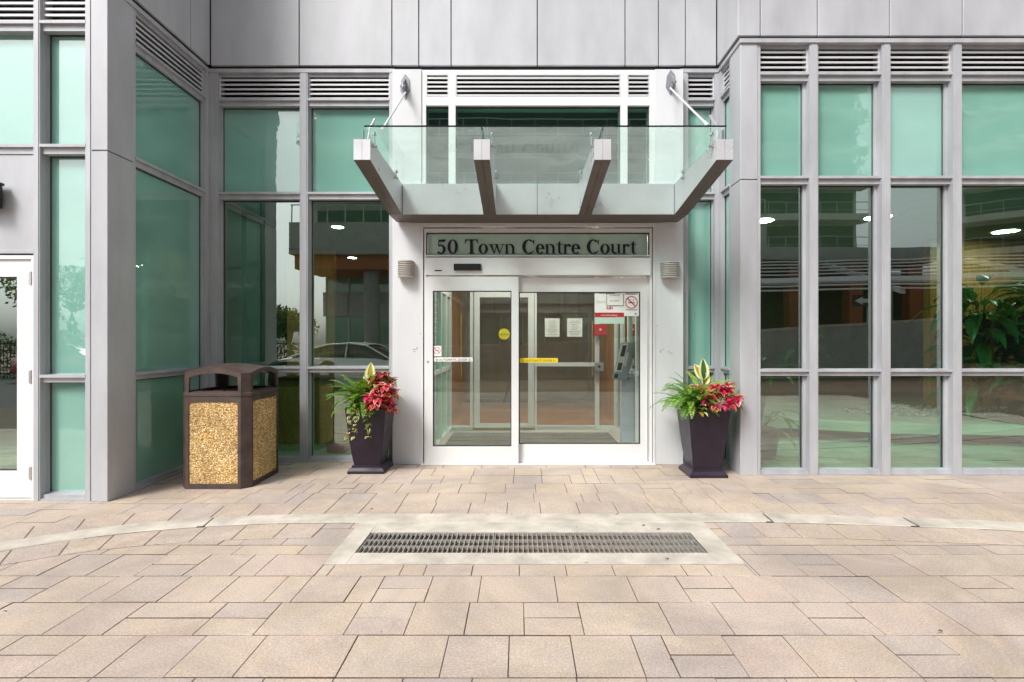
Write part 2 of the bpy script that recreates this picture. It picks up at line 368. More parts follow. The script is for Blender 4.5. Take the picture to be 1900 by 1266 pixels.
def resample(pts, step):
    out = [pts[0]]; acc = 0
    for a, b in zip(pts, pts[1:]):
        L = (b-a).length; t = 0
        while acc+L-t >= step:
            t += step-acc; acc = 0; out.append(a+(b-a)*(t/L))
        acc += L-t
    return out
GX0, GX1, GY1 = -1.245, 1.435, 3.255          # concrete surround of the drain
g = MB()
S = 60
g.add([(-150,-200,-.03),(150,-200,-.03),(150,150,-.03),(-150,150,-.03)], [(0,1,2,3)])
struct(g.build('ground', M_['farpaving']))
def ycurve(x):
    for a, b in zip(curve, curve[1:]):
        if a.x <= x <= b.x: return a.y+(b.y-a.y)*(x-a.x)/max(1e-6,b.x-a.x)
    return -9
# joint-coloured bed under the stones, cut out where the drain sits
jb = MB()
DX0, DX1, DY0, DY1 = X(659,1350/394), X(1314,1350/394), 1350/395., 1350/356.
for a in ((-11,DX0,-3.4,6.4),(DX1,12,-3.4,6.4),(DX0,DX1,-3.4,DY0),(DX0,DX1,DY1,6.4)):
    jb.quad((a[0],a[2],-.014),(a[1],a[2],-.014),(a[1],a[3],-.014),(a[0],a[3],-.014))
pv = jb
def stone(x0,x1,y0,y1,z,m=1, j=.0017, c=.0018):
    dz = random.gauss(0,.0006); tx = random.gauss(0,.0008); ty = random.gauss(0,.0008)
    x0+=j+random.uniform(-.0005,.001); x1-=j+random.uniform(-.0005,.001); y0+=j+.0022; y1-=j+.0022+random.uniform(-.0005,.0015)
    def q(x,y,d): return (x,y,z+dz+d+tx*(x-x0)/.3*1+ty*(y-y0)/.3)
    vs = [q(x0,y0,-.02),q(x1,y0,-.02),q(x1,y1,-.02),q(x0,y1,-.02), q(x0,y0,-c),q(x1,y0,-c),q(x1,y1,-c),q(x0,y1,-c),
          q(x0+c,y0+c,0),q(x1-c,y0+c,0),q(x1-c,y1-c,0),q(x0+c,y1-c,0)]
    pv.add(vs, [(8,9,10,11)]+[(4+i,4+(i+1)%4,8+(i+1)%4,8+i) for i in range(4)], m)
    pv.add(vs[:8], [(i,(i+1)%4,4+(i+1)%4,4+i) for i in range(4)], 0)        # flanks take the joint colour so gaps read dark
UX, UY = .146, .156
def field(x0, ny0, x1, ny1, oy, keep, clip=True):
    """bands of stones: continuous joints across, broken joints along the depth"""
    def put(X0,X1,Y0,Y1):
        if not keep(X0,X1,Y0,Y1): return
        if not clip or X1<=GX0 or X0>=GX1 or Y1<=GY1 or Y0>=4.2: stone(X0,X1,Y0,Y1,0); return
        mx0,mx1=max(X0,GX0),min(X1,GX1)         # cut round the drain surround
        if GX0-X0>.008: stone(X0,GX0,Y0,Y1,0)
        if X1-GX1>.008: stone(GX1,X1,Y0,Y1,0)
        if GY1-Y0>.008 and mx1-mx0>.008: stone(mx0,mx1,Y0,GY1,0)
    j=ny0; last=2
    while j<ny1:
        h=random.choices((2,3,1),(5,2.6,2.2))[0]
        if h==1 and last==1: h=2
        last=h; Yt=oy-j*UY; x=x0-random.random()*UX*2
        while x<x1:
            if h==1: w=random.choice((2,2,3)); put(x,x+w*UX,Yt-UY,Yt)
            elif h==2:
                k=random.random()
                if k<.36: w=2; put(x,x+w*UX,Yt-2*UY,Yt)
                elif k<.56: w=3; put(x,x+w*UX,Yt-2*UY,Yt)
                elif k<.84: w=random.choice((2,2,3)); put(x,x+w*UX,Yt-UY,Yt); put(x,x+w*UX,Yt-2*UY,Yt-UY)
                else: w=1; put(x,x+UX,Yt-2*UY,Yt)
            else:
                k=random.random(); up=random.random()<.5
                w=random.choice((2,3,3,2)) 
                a=1 if up else 2
                # a tall stone over a low one, the low one sometimes split
                y1=Yt-a*UY
                put(x,x+w*UX,y1,Yt)
                if w==3: q=random.choice((1,2)); put(x,x+q*UX,Yt-3*UY,y1); put(x+q*UX,x+w*UX,Yt-3*UY,y1)
                else: put(x,x+w*UX,Yt-3*UY,y1)
            x+=w*UX
        j+=h
def cut_keep(a,b,c,d):
    xm=(a+b)/2
    yc = ycurve(min(max(xm,-8),10))
    return min(d, yc) >= c+.03
# front field starts exactly at the near edge of the drain surround, rear field runs up to the walls
field(-8.4, 0, 9.4, 42, GY1+6*UY, cut_keep)
field(-8.4+.07, 0, 9.4, 34, 6.35, lambda a,b,c,d: d > ycurve(min(max((a+b)/2,-8),10))+.05, False)
# soldier courses along the curved band, laid 6 mm proud of the cut stones
def course(d0, d1, step, xa, xb, skip=None):
    A, B = offs(d0), offs(d1)
    base = [(p,q) for p,q in zip(A,B)]
    # resample by arc length
    m = resample(curve, .02)
    T = []
    for i,p in enumerate(m):
        t = (m[min(i+1,len(m)-1)]-m[max(i-1,0)]).normalized(); T.append((p,t))
    k = 0; n = int(step/.02)
    rows = []
    i = 0
    while i+n < len(T):
        L = n + random.choice((0,0,1,-1))
        if i+L >= len(T): break
        (p,t),(q,u) = T[i],T[i+L]
        if xa <= (p.x+q.x)/2 <= xb and not (skip and skip(p.x,q.x)):
            f = lambda P,t,d: Vector((P.x+t.y*d, P.y-t.x*d))
            a,b,c,e = f(p,t,d1),f(q,u,d1),f(q,u,d0),f(p,t,d0)
            cen = (a+b+c+e)/4
            def ins(v,z,k_): w=v+(cen-v).normalized()*k_; return (w.x,w.y,z)
            vs=[ins(v,-.01,.004) for v in (a,b,c,e)]+[ins(v,.0025,.004) for v in (a,b,c,e)]+[ins(v,.006,.0095) for v in (a,b,c,e)]
            pv.add(vs,[(8,9,10,11)]+[(r,(r+1)%4,4+(r+1)%4,4+r) for r in range(4)]+[(4+r,4+(r+1)%4,8+(r+1)%4,8+r) for r in range(4)],1)
            pv.add([(v.x,v.y,.002) for v in (a,b,c,e)],[(0,1,2,3)],0)
        i += L
course(-.31, 0, .31, -8, 9)
course(.21, .50, .30, -8, 9, lambda a,b: a < GX1+.02 and b > GX0-.02)
paving = pv.build('paving', [M_['joint'], M_['paver']]); struct(paving)
# concrete band, in three long pours with tooled joints
bd = MB()
rs = resample(curve, .06)
def bandpt(i,d,z):
    t=(rs[min(i+1,len(rs)-1)]-rs[max(i-1,0)]).normalized(); p=rs[i]; return (p.x+t.y*d, p.y-t.x*d, z)
jts = [-5.2,-2.45,1.98,3.02,5.5]
prev=None
for i in range(len(rs)-1):
    if any((rs[i].x-j)*(rs[i+1].x-j) <= 0 for j in jts):
        bd.quad(bandpt(i,.2,.0055),bandpt(i+1,.2,.0055),bandpt(i+1,0.0,.0055),bandpt(i,0.0,.0055),1)
        f=.78
        a,b=Vector(bandpt(i,.2,.010)),Vector(bandpt(i+1,.2,.010)); c,e=Vector(bandpt(i+1,0,.010)),Vector(bandpt(i,0,.010))
        bd.quad(a,a+(b-a)*f,e+(c-e)*f,e,0); continue
    # chamfered section
    sec=[(0.2,.004),(.194,.010),(.006,.010),(0,.004)]
    for (d0,z0),(d1,z1) in zip(sec,sec[1:]):
        bd.quad(bandpt(i,d0,z0),bandpt(i+1,d0,z0),bandpt(i+1,d1,z1),bandpt(i,d1,z1),0)
struct(bd.build('concrete_kerb_band', [M_['concrete'], M_['seam']]))

# the linear drain
dr = thing('drain', 'long rectangular steel floor grate set in a pale concrete surround before the doors', 'drain', ((DX0+DX1)/2, 3.6, 0))
s = MB()
yb = 4.0
def top(x0,x1,y0,y1): s.box(x0,x1,y0,y1,-.02,.0085)
top(GX0,DX0,GY1,yb); top(DX1,GX1,GY1,yb); top(DX0,DX1,GY1,DY0); top(DX0,DX1,DY1,yb)
s.build('concrete_surround', M_['concrete'], dr, bevel=.003)
s = MB()
s.box(DX0,DX1,DY0-.012,DY0,-.20,.0); s.box(DX0,DX1,DY1,DY1+.012,-.20,.0); s.box(DX0-.012,DX0,DY0,DY1,-.2,0); s.box(DX1,DX1+.012,DY0,DY1,-.2,0)
s.box(DX0,DX1,DY0,DY1,-.21,-.13,1)
for k in range(260):   # leaves and grit lying in the channel
    x=random.uniform(DX0+.05,DX1-.05); y=random.uniform(DY0+.03,DY1-.03); r=random.uniform(.006,.02); z=-.125+random.uniform(0,.02)
    q=random.uniform(0,6.28)
    s.add([(x+r*math.cos(q+a),y+r*.7*math.sin(q+a),z+random.uniform(0,.008)) for a in (0,1.6,3.1,4.6)],[(0,1,2,3)],random.choice((1,1,2)))
s.build('channel', [M_['galvd'], M_['rust'], M_['concrete2']], dr)
secs=[DX0+.004, DX0+(DX1-DX0)*.388, DX0+(DX1-DX0)*.622, DX1-.004]
for a,b in zip(secs,secs[1:]):
    s = MB(); a+=.003; b-=.003
    for f_ in (0,.33,.64,1): 
        y=DY0+.006+(DY1-DY0-.016)*f_; s.box(a,b,y,y+.006,-.022,.002)
    n=int((b-a)/.0335)
    for i in range(n+1):
        x=a+(b-a-.005)*i/n; s.box(x,x+.005,DY0+.005,DY1-.004,-.026,.0)
    s.build('grate_section', M_['galv'], dr)
# small dark leaf scraps and gum spots on the stones
leafspots=[(905,958),(950,958),(1070,981),(1145,957),(1194,978),(1222,985),(1088,1047),(1238,1041),(1465,979),(1382,960),(1452,924),(628,989),(690,947),(707,1179),(1247,1230),(1745,1176),(10,1140)]
sc = MB()
for px,py in leafspots:
    z=1350/(py-633.); x=X(px,z); r=random.uniform(.005,.013); q=random.uniform(0,6.28)
    sc.add([(x+r*(1+.5*random.random())*math.cos(a+q),z+r*.6*math.sin(a+q),.012+.006*random.random()) for a in (0,1.1,2.2,3.3,4.4,5.3)],[(0,1,2,3,4,5)])
o=sc.build('leaf_litter', M_['rust']); o['kind']='stuff'; o['label']='small dark leaf scraps and spots scattered over the paving'; o['category']='litter'

# ================================================================== the building
B = thing('apartment_building', 'silver panelled apartment building front with green glass, louvres and white entrance portal', 'building', (0, 6, 0))
def part(mb, name, mats, parent=B, **k): return mb.build(name, mats, parent, **k)
# local window frame: u along the wall, d into the building, h up
def MX(front=None, left=False, right=False):
    if left:  return Matrix(((0,-1,0,XL),(1,0,0,0),(0,0,1,0),(0,0,0,1)))     # u -> +Y, d -> -X
    if right: return Matrix(((0,1,0,XR),(1,0,0,0),(0,0,1,0),(0,0,0,1)))      # u -> +Y, d -> +X
    return Matrix(((1,0,0,0),(0,1,0,front),(0,0,1,0),(0,0,0,1)))
LOW=(1.052,1.118); MID=(3.088,3.165); LV=(4.185,4.262); TOP=4.565; FASC=4.63
def mullion(M, u0, u1, top_=TOP, dep=.14, m='metal', d0=0):
    b=MB(); b.box(u0,u1,d0,dep,0,top_)
    w=u1-u0
    if w>.05: b.box(u0+w*.16,u1-w*.16,d0-.006,d0+.002,.002,top_-.002)
    return part(b,'mullion',M_[m],M=M)
def window(M, u0, u1, kinds=('clear','clear','spandrel'), lou=True, gd=.095, lab=None, sill=(0,.052), jl=.012, jr=.012):
    b=MB(); fd=.022
    # sill, transoms, jambs
    b.box(u0,u1,fd,.13,sill[0],sill[1]); b.box(u0,u1,fd-.02,fd,sill[0],sill[0]+.018)
    for (a,c) in (LOW,MID,LV):
        b.box(u0,u1,fd,.13,a,c); b.box(u0-.004,u1+.004,fd-.027,fd,c-.022,c+.004)
    b.box(u0,u1,fd,.13,TOP-.035,TOP)
    spans=[(sill[1],LOW[0]),(LOW[1],MID[0]),(MID[1],LV[0])]
    for a,c in spans:    # glazing beads
        b.box(u0,u0+jl,gd-.03,gd+.03,a,c); b.box(u1-jr,u1,gd-.03,gd+.03,a,c)
        b.box(u0+jl,u1-jr,gd-.012,gd+.02,c-.010,c,1); b.box(u0+jl,u1-jr,gd-.02,gd+.02,a,a+.008)
        b.box(u0+jl,u0+jl+.006,gd-.008,gd+.02,a+.008,c-.01,1); b.box(u1-jr-.006,u1-jr,gd-.008,gd+.02,a+.008,c-.01,1)
    w=part(b,'window',[M_['metal'],M_['gasket']],M=M)
    if lab: w['label']=lab
    for (a,c),k in zip(spans,kinds):
        p=MB()
        if k=='clear':
            p.quad((u0+jl,gd,a),(u1-jr,gd,a),(u1-jr,gd,c),(u0+jl,gd,c)); part(p,'glass_pane',M_['glass'],w,M=M)
        elif k=='spandrel':
            p.box(u0+jl,u1-jr,gd,gd+.03,a,c); part(p,'green_pane',M_['frost'],w,M=M)
        else:
            p.box(u0+jl,u1-jr,gd-.05,gd+.03,a,c); part(p,'infill_panel',M_['metal'],w,M=M)
    if lou:
        louvre(M,u0,u1,LV[1],TOP-.035,w)
    return w
def louvre(M,u0,u1,z0,z1,parent,n=5,mat='slat',d=.03):
    p=MB(); p.box(u0,u1,d+.085,d+.09,z0,z1,1)
    step=(z1-z0)/n
    for i in range(n):
        h=z0+step*(i+.12)
        # sloping blade, rounded nose towards the outside
        p.hexa([(u0,d,h),(u1,d,h),(u1,d+.07,h+.03),(u0,d+.07,h+.03),(u0,d,h+.021),(u1,d,h+.021),(u1,d+.07,h+.036),(u0,d+.07,h+.036)],0)
    p.box(u0,u0+.012,d-.004,d+.08,z0,z1,0); p.box(u1-.012,u1,d-.004,d+.08,z0,z1,0)
    return part(p,'louvre',[M_[mat],M_['dark']],parent,M=M)

# -- left wing, front face
ML=MX(ZL)
xs=[X(p,ZL) for p in (62,74,158,170,172,203)]
mullion(ML,xs[0],xs[1]); mullion(ML,xs[2],xs[3])
window(ML,xs[1],xs[2],('spandrel','spandrel','spandrel'),lab='narrow window column of pale green panes beside the left pier')
# bay with the side door
xa=X(-132,ZL); xb=xs[0]
mullion(ML,xa-.06,xa)
w=MB(); w.box(xa,xb,.022,.13,*MID); w.box(xa,xb,.0,.022,MID[1]-.022,MID[1]+.004); w.box(xa,xb,.022,.13,*LV); w.box(xa,xb,0,.022,LV[1]-.022,LV[1]+.004); w.box(xa,xb,.022,.13,TOP-.035,TOP)
w.box(xa,xa+.02,.05,.12,MID[1],LV[0]); w.box(xb-.02,xb,.05,.12,MID[1],LV[0])
wo_=part(w,'window',M_['metal'],M=ML); wo_['label']='window above the side door with one pale green pane'
p=MB(); p.box(xa+.02,xb-.02,.09,.12,MID[1],LV[0]); part(p,'green_pane',M_['frost'],wo_,M=ML)
louvre(ML,xa,xb,LV[1],TOP-.035,wo_)
pn=MB(); pn.box(xa,xb-.012,.03,.1,2.20,MID[0]-.002); pn.box(xa,xb-.012,.012,.03,2.20,2.235)
wp=part(pn,'infill_panel',M_['fascia'],M=ML,bevel=.002)
# side door
dj=MB(); z1=2.185
dj.box(xb-.012-.028,xb-.012,.02,.1,0,z1); dj.box(xa,xa+.04,.02,.1,0,z1); dj.box(xa+.04,xb-.04,.02,.1,z1-.035,z1); dj.box(xa+.04,xb-.04,.03,.12,0,.012)
sd_=part(dj,'side_door',M_['doorwhite'],M=ML); sd_['label']='white framed glass side door at the left edge'
l0,l1=xa+.045,xb-.045
lf=MB(); st=.135
lf.box(l0,l1,.035,.08,.02,.26); lf.box(l0,l1,.035,.08,z1-.19,z1-.04); lf.box(l0,l0+st,.035,.08,.26,z1-.19); lf.box(l1-st,l1,.035,.08,.26,z1-.19)
lf.box(l0+st,l1-st,.05,.07,.26,.272,1); lf.box(l0+st,l1-st,.05,.07,z1-.202,z1-.19,1); lf.box(l1-st-.01,l1-st,.048,.07,.272,z1-.202,1); lf.box(l0+st,l0+st+.01,.048,.07,.272,z1-.202,1)
part(lf,'door_leaf',[M_['doorwhite'],M_['gasket']],sd_,M=ML)
gp=MB(); gp.quad((l0+st,.06,.26),(l1-st,.06,.26),(l1-st,.06,z1-.19),(l0+st,.06,z1-.19)); part(gp,'glass_pane',M_['glass'],sd_,M=ML)
for hz in (.24,1.1,1.98):
    hb=MB(); hb.tube([(l1+.006,.026,hz-.06),(l1+.006,.026,hz+.06)],.0105,10); hb.box(l1-.02,l1+.02,.024,.036,hz-.055,hz+.055)
    part(hb,'hinge',M_['steel'],sd_,M=ML)
hb=MB(); hb.tube([(l0+.07,.0,.95),(l0+.07,.0,1.25)],.012,10); hb.box(l0+.06,l0+.08,0,.036,.97,.99); hb.box(l0+.06,l0+.08,0,.036,1.21,1.23); part(hb,'door_handle',M_['steel'],sd_,M=ML)
# further bays out of frame to the left
x2=xa-.06
window(ML,x2-1.3,x2,('clear','clear','spandrel')); mullion(ML,x2-1.36,x2-1.3)
# -- left pier and the wall that returns towards the recess
YP=4.824
pm=MB()
def panel(mb,x0,x1,y0,y1,z0,z1,m=0): mb.box(x0,x1,y0,y1,z0,z1,m)
jz=Z(281,ZL)
for a,c in ((.0,jz-.004),(jz+.004,TOP+.02)):
    b=MB(); b.box(xs[4],XL,ZL-.02,YP,a,c)
    o=part(b,'pier_panel',M_['fascia'],bevel=.004)
b=MB(); b.box(xs[4]+.01,XL-.01,ZL-.01,YP-.005,jz-.004,jz+.004); part(b,'panel_joint',M_['seam'])
MLs=MX(left=True)
mullion(MLs,YP,YP+.035,d0=.004); mullion(MLs,5.93,6.0,d0=.008)
window(MLs,YP+.035,5.93,('spandrel','spandrel','spandrel'),gd=.06,lab='deep green panes on the return wall of the recess')
# -- recessed front
b=MB(); b.box(XL-.012,XL+.006,5.985,6.13,0,TOP); part(b,'corner_post',M_['metal'])
b=MB(); b.box(XR-.006,XR+.012,5.985,6.13,0,TOP); part(b,'corner_post',M_['metal'])
MF=MX(ZF)
XPL=X(728,ZP); XPR=X(1268,ZP)
mL=(X(388,ZF)+.002,X(405,ZF)); m2=(X(556,ZF),X(571,ZF)); m3=(X(722,ZF),XPL)
mullion(MF,*mL); mullion(MF,*m2); mullion(MF,m3[0],m3[1])
window(MF,mL[1],m2[0],lab='window with a green upper pane behind the waste bin')
window(MF,m2[1],m3[0],lab='window with a green upper pane left of the white portal')
mr0=(XPR,X(1276,ZF)+.0); mr1=(X(1335,ZF)-.012,XR-.003)
mullion(MF,mr0[0],mr0[1]+.005); 
window(MF,mr0[1]+.005,XR-.045,('spandrel','spandrel','spandrel'),lab='narrow green window between the portal and the right wing')
mullion(MF,XR-.045,XR-.003)
# -- right wing side wall and front
MRs=MX(right=True)
YR1=5.66
mullion(MRs,5.93,5.995,d0=.004); mullion(MRs,YR1,YR1+.04,d0=.004)
window(MRs,YR1+.04,5.93,('spandrel','spandrel','spandrel'),gd=.05,lab='sliver of window on the side of the right wing')
xr=[X(p,ZR) for p in (1373,1410,1501,1517,1635,1651,1767,1783,1955,1971,2150,2166)]
jz=Z(334,ZR)
for a,c in ((0,jz-.004),(jz+.004,TOP+.02)):
    b=MB(); b.box(XR,xr[1]-.03,ZR-.012,YR1,a,c); part(b,'pier_panel',M_['fascia'],bevel=.004)
b=MB(); b.box(XR+.008,xr[1]-.035,ZR-.004,YR1-.005,jz-.004,jz+.004); part(b,'panel_joint',M_['seam'])
MR=MX(ZR)
mullion(MR,xr[1]-.03,xr[1]+.004,d0=-.004)
prev=xr[1]+.004
labs=['first window of the right wing, next to the pier','second window of the right wing','third window of the right wing','wide window at the right edge with the lobby plants behind it',None]
for i in range(5):
    a=xr[2+2*i]; c=xr[3+2*i]
    window(MR,prev,a,lab=labs[i],jl=.006,jr=.03); mullion(MR,a,c,top_=TOP,dep=.16,d0=-.012); prev=c
b=MB(); b.box(prev,prev+6,ZR,ZR+.2,0,TOP); part(b,'pier_panel',M_['fascia'])
# -- head trims under the fascia
b=MB()
b.box(xs[0]-4,XL+.012,ZL-.03,ZL+.1,TOP,FASC-.022); part(b,'head_trim',M_['metal'])
b=MB(); b.box(XL-.1,XL+.012,ZL+.1,ZF-.01,TOP,FASC-.022); part(b,'head_trim',M_['metal'])
b=MB(); b.box(XL+.012,XPL,ZF-.01,ZF+.13,TOP,FASC-.022); part(b,'head_trim',M_['metal'])
b=MB(); b.box(XPR,XR-.012,ZF-.01,ZF+.13,TOP,FASC-.022); part(b,'head_trim',M_['metal'])
b=MB(); b.box(XR-.012,XR+.1,ZR-.03,ZF+.1,TOP,FASC-.022); b.box(XR+.1,prev+6,ZR-.03,ZR+.1,TOP,FASC-.022); part(b,'head_trim',M_['metal'])
# -- fascia panels (each a cassette with a dark joint behind)
FZ=[FASC,7.4]
back=MB()
back.box(XL-8,XL,ZL+.0,ZL+.3,FASC-.012,9.5); back.box(XL-.3,XL,ZL+.3,ZF+.3,FASC-.012,9.5); back.box(XL,XR,ZF,ZF+.3,FASC-.012,9.5)
back.box(XR,XR+.3,ZR+.3,ZF+.3,FASC-.012,9.5); back.box(XR,XR+12,ZR,ZR+.3,FASC-.012,9.5)
part(back,'fascia_backing',M_['seam'])
def fpanel(x0,x1,y0,y1):
    for a,c in ((FASC+.006,7.395),(7.405,9.5)):
        b=MB(); b.box(x0,x1,y0,y1,a,c); part(b,'fascia_panel',M_['fascia'],bevel=.003)
g_=.0055; T=.03
js=[XL+T+.004]+[X(p,ZF-T) for p in (555,727,777,837,997,1160,1222,1272)]+[XR-T-.004]
for a,c in zip(js,js[1:]): fpanel(a+g_,c-g_,ZF-T,ZF)
fpanel(XL,XL+T,ZL-T,(ZL+ZF)/2+.35-g_); fpanel(XL,XL+T,(ZL+ZF)/2+.35+g_,ZF-T-.004)
jr=[XR-T]+[X(p,ZR-T) for p in (1411,1517,1651,1786,1960,2140,2330)]
fpanel(XR-T,XR,ZR,ZF-T-.004)
for i,(a,c) in enumerate(zip(jr,jr[1:])): fpanel(a+(g_ if i else 0),c-g_,ZR-T,ZR)
jl=[XL-8,XL-6,XL-4.4,XL-3,X(62,ZL),XL-.004]
for a,c in zip(jl,jl[1:]): fpanel(a+g_,c-g_,ZL-T,ZL)
# -- white portal
def px(p): return X(p,ZP)
def pz(p): return Z(p,ZP)
def portal_panel(x0,x1,z0,z1,y0=ZP,y1=ZP+.25,mat='pier',name='portal_panel'):
    b=MB(); b.box(x0,x1,y0,y1,z0,z1); return part(b,name,M_[mat],bevel=.003)
dx0,dx1=px(782),px(1215)
PT=pz(128.5)
for a,c in ((XPL,dx0),(dx1,XPR)):
    portal_panel(a,c,0.0,PT)
ztr=pz(414)   # top of the door frame zone
# upper lights: louvre row and windows set between white members
cols=[(790,832),(845,1152),(1165,1206)]
b=MB()
U0,U1=dx0,dx1
yF=ZP+.015
def bx(a,c,z0,z1,y=yF,y1=ZP+.2): b.box(a,c,y,y1,z0,z1)
edges=[(dx0,px(790)),(px(832),px(845)),(px(1152),px(1165)),(px(1206),dx1)]
bx(dx0,dx1,pz(138),PT)
for a,c in edges: bx(a,c,ztr,pz(138))
for a,c in cols:
    bx(px(a),px(c),pz(195),pz(178)); bx(px(a),px(c),ztr,pz(411))
wf=part(b,'window',M_['white'],bevel=.002); wf['label']='white framed window group with three louvres above the canopy'
for a,c in cols:
    gpn=MB(); gpn.quad((px(a),ZP+.07,pz(411)),(px(c),ZP+.07,pz(411)),(px(c),ZP+.07,pz(195)),(px(a),ZP+.07,pz(195)))
    part(gpn,'glass_pane',M_['glass'],wf)
    gk=MB(); gk.box(px(a),px(c),ZP+.05,ZP+.08,pz(195)-.012,pz(195)); gk.box(px(a),px(a)+.01,ZP+.05,ZP+.08,pz(411),pz(195)-.012); gk.box(px(c)-.01,px(c),ZP+.05,ZP+.08,pz(411),pz(195)-.012)
    part(gk,'gasket',M_['gasket'],wf)
    louvre(MX(ZP),px(a),px(c),pz(178),pz(138),wf,n=5,d=.02)
# ------------------------------------------------------------------ automatic door
def fr(x0,x1,z0,z1,y0,y1,mb,m=0): mb.box(x0,x1,y0,y1,z0,z1,m)
D=MB()
a0,a1=dx0,dx1
fr(a0,px(785),0,ztr,ZP-.01,ZP+.2,D); fr(px(1212),a1,0,ztr,ZP-.01,ZP+.2,D)      # outer thin frame
fr(px(785),px(1212),pz(421),ztr,ZP-.01,ZP+.2,D)
fr(px(786.5),px(790),0,pz(424),ZP+.01,ZP+.2,D); fr(px(1206),px(1210.5),0,pz(424),ZP+.01,ZP+.2,D)
fr(px(790),px(1206),pz(431),pz(424),ZP+.01,ZP+.2,D)
fr(a0,a1,0,.012,ZP-.04,ZP+.3,D)
# header housing of the sliding gear
fr(px(790),px(1206),pz(511),pz(479),ZP-.03,ZP+.2,D); fr(px(790),px(1206),pz(476),pz(473.5),ZP,ZP+.2,D)
door=part(D,'automatic_door',M_['doorwhite'],bevel=.0015); door['label']='white automatic sliding entrance door under the lettered transom'
s=MB(); s.box(px(843),px(893),ZP-.06,ZP-.03,pz(503),pz(491)); s.box(px(846),px(890),ZP-.064,ZP-.06,pz(499.5),pz(493)); part(s,'motion_sensor',M_['black'],door,bevel=.003)
s=MB(); s.box(px(808),px(821),ZP-.034,ZP-.03,pz(504),pz(502)); part(s,'maker_mark',M_['ink'],door)
def leaf(x0,x1,z0,z1,y,gl,name,lab,gx0,gx1,gz0,gz1,th=.045):
    m=MB(); m.box(x0,gx0,y,y+th,z0,z1); m.box(gx1,x1,y,y+th,z0,z1); m.box(gx0,gx1,y,y+th,z0,gz0); m.box(gx0,gx1,y,y+th,gz1,z1)
    k=.010
    m.box(gx0,gx0+k,y+.008,y+th-.005,gz0,gz1,1); m.box(gx1-k,gx1,y+.008,y+th-.005,gz0,gz1,1); m.box(gx0+k,gx1-k,y+.008,y+th-.005,gz0,gz0+k,1); m.box(gx0+k,gx1-k,y+.008,y+th-.005,gz1-k,gz1,1)
    o=part(m,name,[M_['doorwhite'],M_['gasket']],door); o['label']=lab
    g=MB(); g.quad((gx0,y+.02,gz0),(gx1,y+.02,gz0),(gx1,y+.02,gz1),(gx0,y+.02,gz1)); part(g,'glass_pane',M_['doorglass'],door)
leaf(px(790),px(962),.014,pz(514),ZP-.02,0,'door_leaf','left sliding leaf standing proud of the right one',px(803.5),px(949),pz(828),pz(540))
leaf(px(957),px(1203),.014,pz(514.5),ZP+.05,0,'door_leaf','wide right leaf carrying the notices',px(963),px(1190),pz(826),pz(541))
s=MB(); s.tube([(px(794.5),ZP-.026,pz(671)),(px(794.5),ZP-.018,pz(671))],.011,14); part(s,'key_lock',M_['steel'],door)
# transom light with lettering
t=MB(); t.quad((px(790),ZP+.05,pz(473.5)),(px(1206),ZP+.05,pz(473.5)),(px(1206),ZP+.05,pz(431)),(px(790),ZP+.05,pz(431))); part(t,'transom_glass',M_['transomglass'],door)
t=MB(); t.box(px(790),px(1206),ZP+.03,ZP+.06,pz(433),pz(431)); t.box(px(790),px(791.5),ZP+.03,ZP+.06,pz(473.5),pz(433)); t.box(px(1204.5),px(1206),ZP+.03,ZP+.06,pz(473.5),pz(433)); part(t,'transom_gasket',M_['gasket'],door)
t=MB(); t.quad((px(792),ZP+.068,pz(473.5)),(px(1204),ZP+.068,pz(473.5)),(px(1204),ZP+.068,pz(433)),(px(792),ZP+.068,pz(433))); part(t,'transom_reflection',M_['transback'],door)  # pale sheet paints the reflection behind the lettering
# ------------------------------------------------------------------ lettering (serif letters drawn stroke by stroke)
def ring(cx,cy,rx,ry,tx,ty,a0=0,a1=360,n=26,tilt=0):
    if rx>ty*2.2: tx=min(tx*1.2,rx*.8); ty=ty*1.5 if ty<.08 else ty
    P=[];Q=[]
    for i in range(n+1):
        a=R(a0+(a1-a0)*i/n); ca,sa=math.cos(a),math.sin(a)
        P.append((cx+rx*ca,cy+ry*sa)); Q.append((cx+(rx-tx)*ca+tilt*sa,cy+(ry-ty)*sa))
    return [[P[i],P[i+1],Q[i+1],Q[i]] for i in range(n)]
def rc(a,b,c,d): return [[(a,b),(c,b),(c,d),(a,d)]]
def stem(x,w,h,y0=0,top_=True,sf=.07):   # stem with foot serif and flag
    o=rc(x,y0+.03,x+w,h)+[[(x-sf,y0),(x+w+sf,y0),(x+w+sf,y0+.03),(x+w,y0+.06),(x,y0+.06),(x-sf,y0+.03)]]
    if top_: o+= [[(x-.08,h-.03),(x+.02,h-.07),(x+.04,h+.0),(x+w,h+.03),(x+w,h-.1)]]
    return o
G={}
G['5']=(.66,[[(.14,.98),(.16,.82),(.50,.82),(.60,1.0)],[(.12,.98),(.17,.98),(.15,.60),(.08,.53)]]+ring(.26,.31,.31,.33,.15,.07,-130,128,24)+ring(.12,.09,.08,.08,.08,.08,0,360,10))
G['0']=(.74,ring(.35,.49,.33,.51,.155,.045,0,360,34))
G['T']=(.86,rc(.03,.93,.83,1.0)+rc(.34,.03,.52,.94)+[[(.22,0),(.64,0),(.64,.03),(.52,.07),(.34,.07),(.22,.03)],[(.03,.94),(.01,.70),(.05,.70),(.13,.94)],[(.83,.94),(.85,.70),(.81,.70),(.73,.94)]])
G['C']=(.88,ring(.45,.49,.41,.51,.18,.05,48,312,34)+[[(.69,.86),(.77,.98),(.80,.98),(.80,.66),(.76,.66)],[(.72,.12),(.80,.22),(.76,.26),(.66,.12)]])
G['o']=(.64,ring(.31,.34,.30,.36,.145,.04,0,360,28))
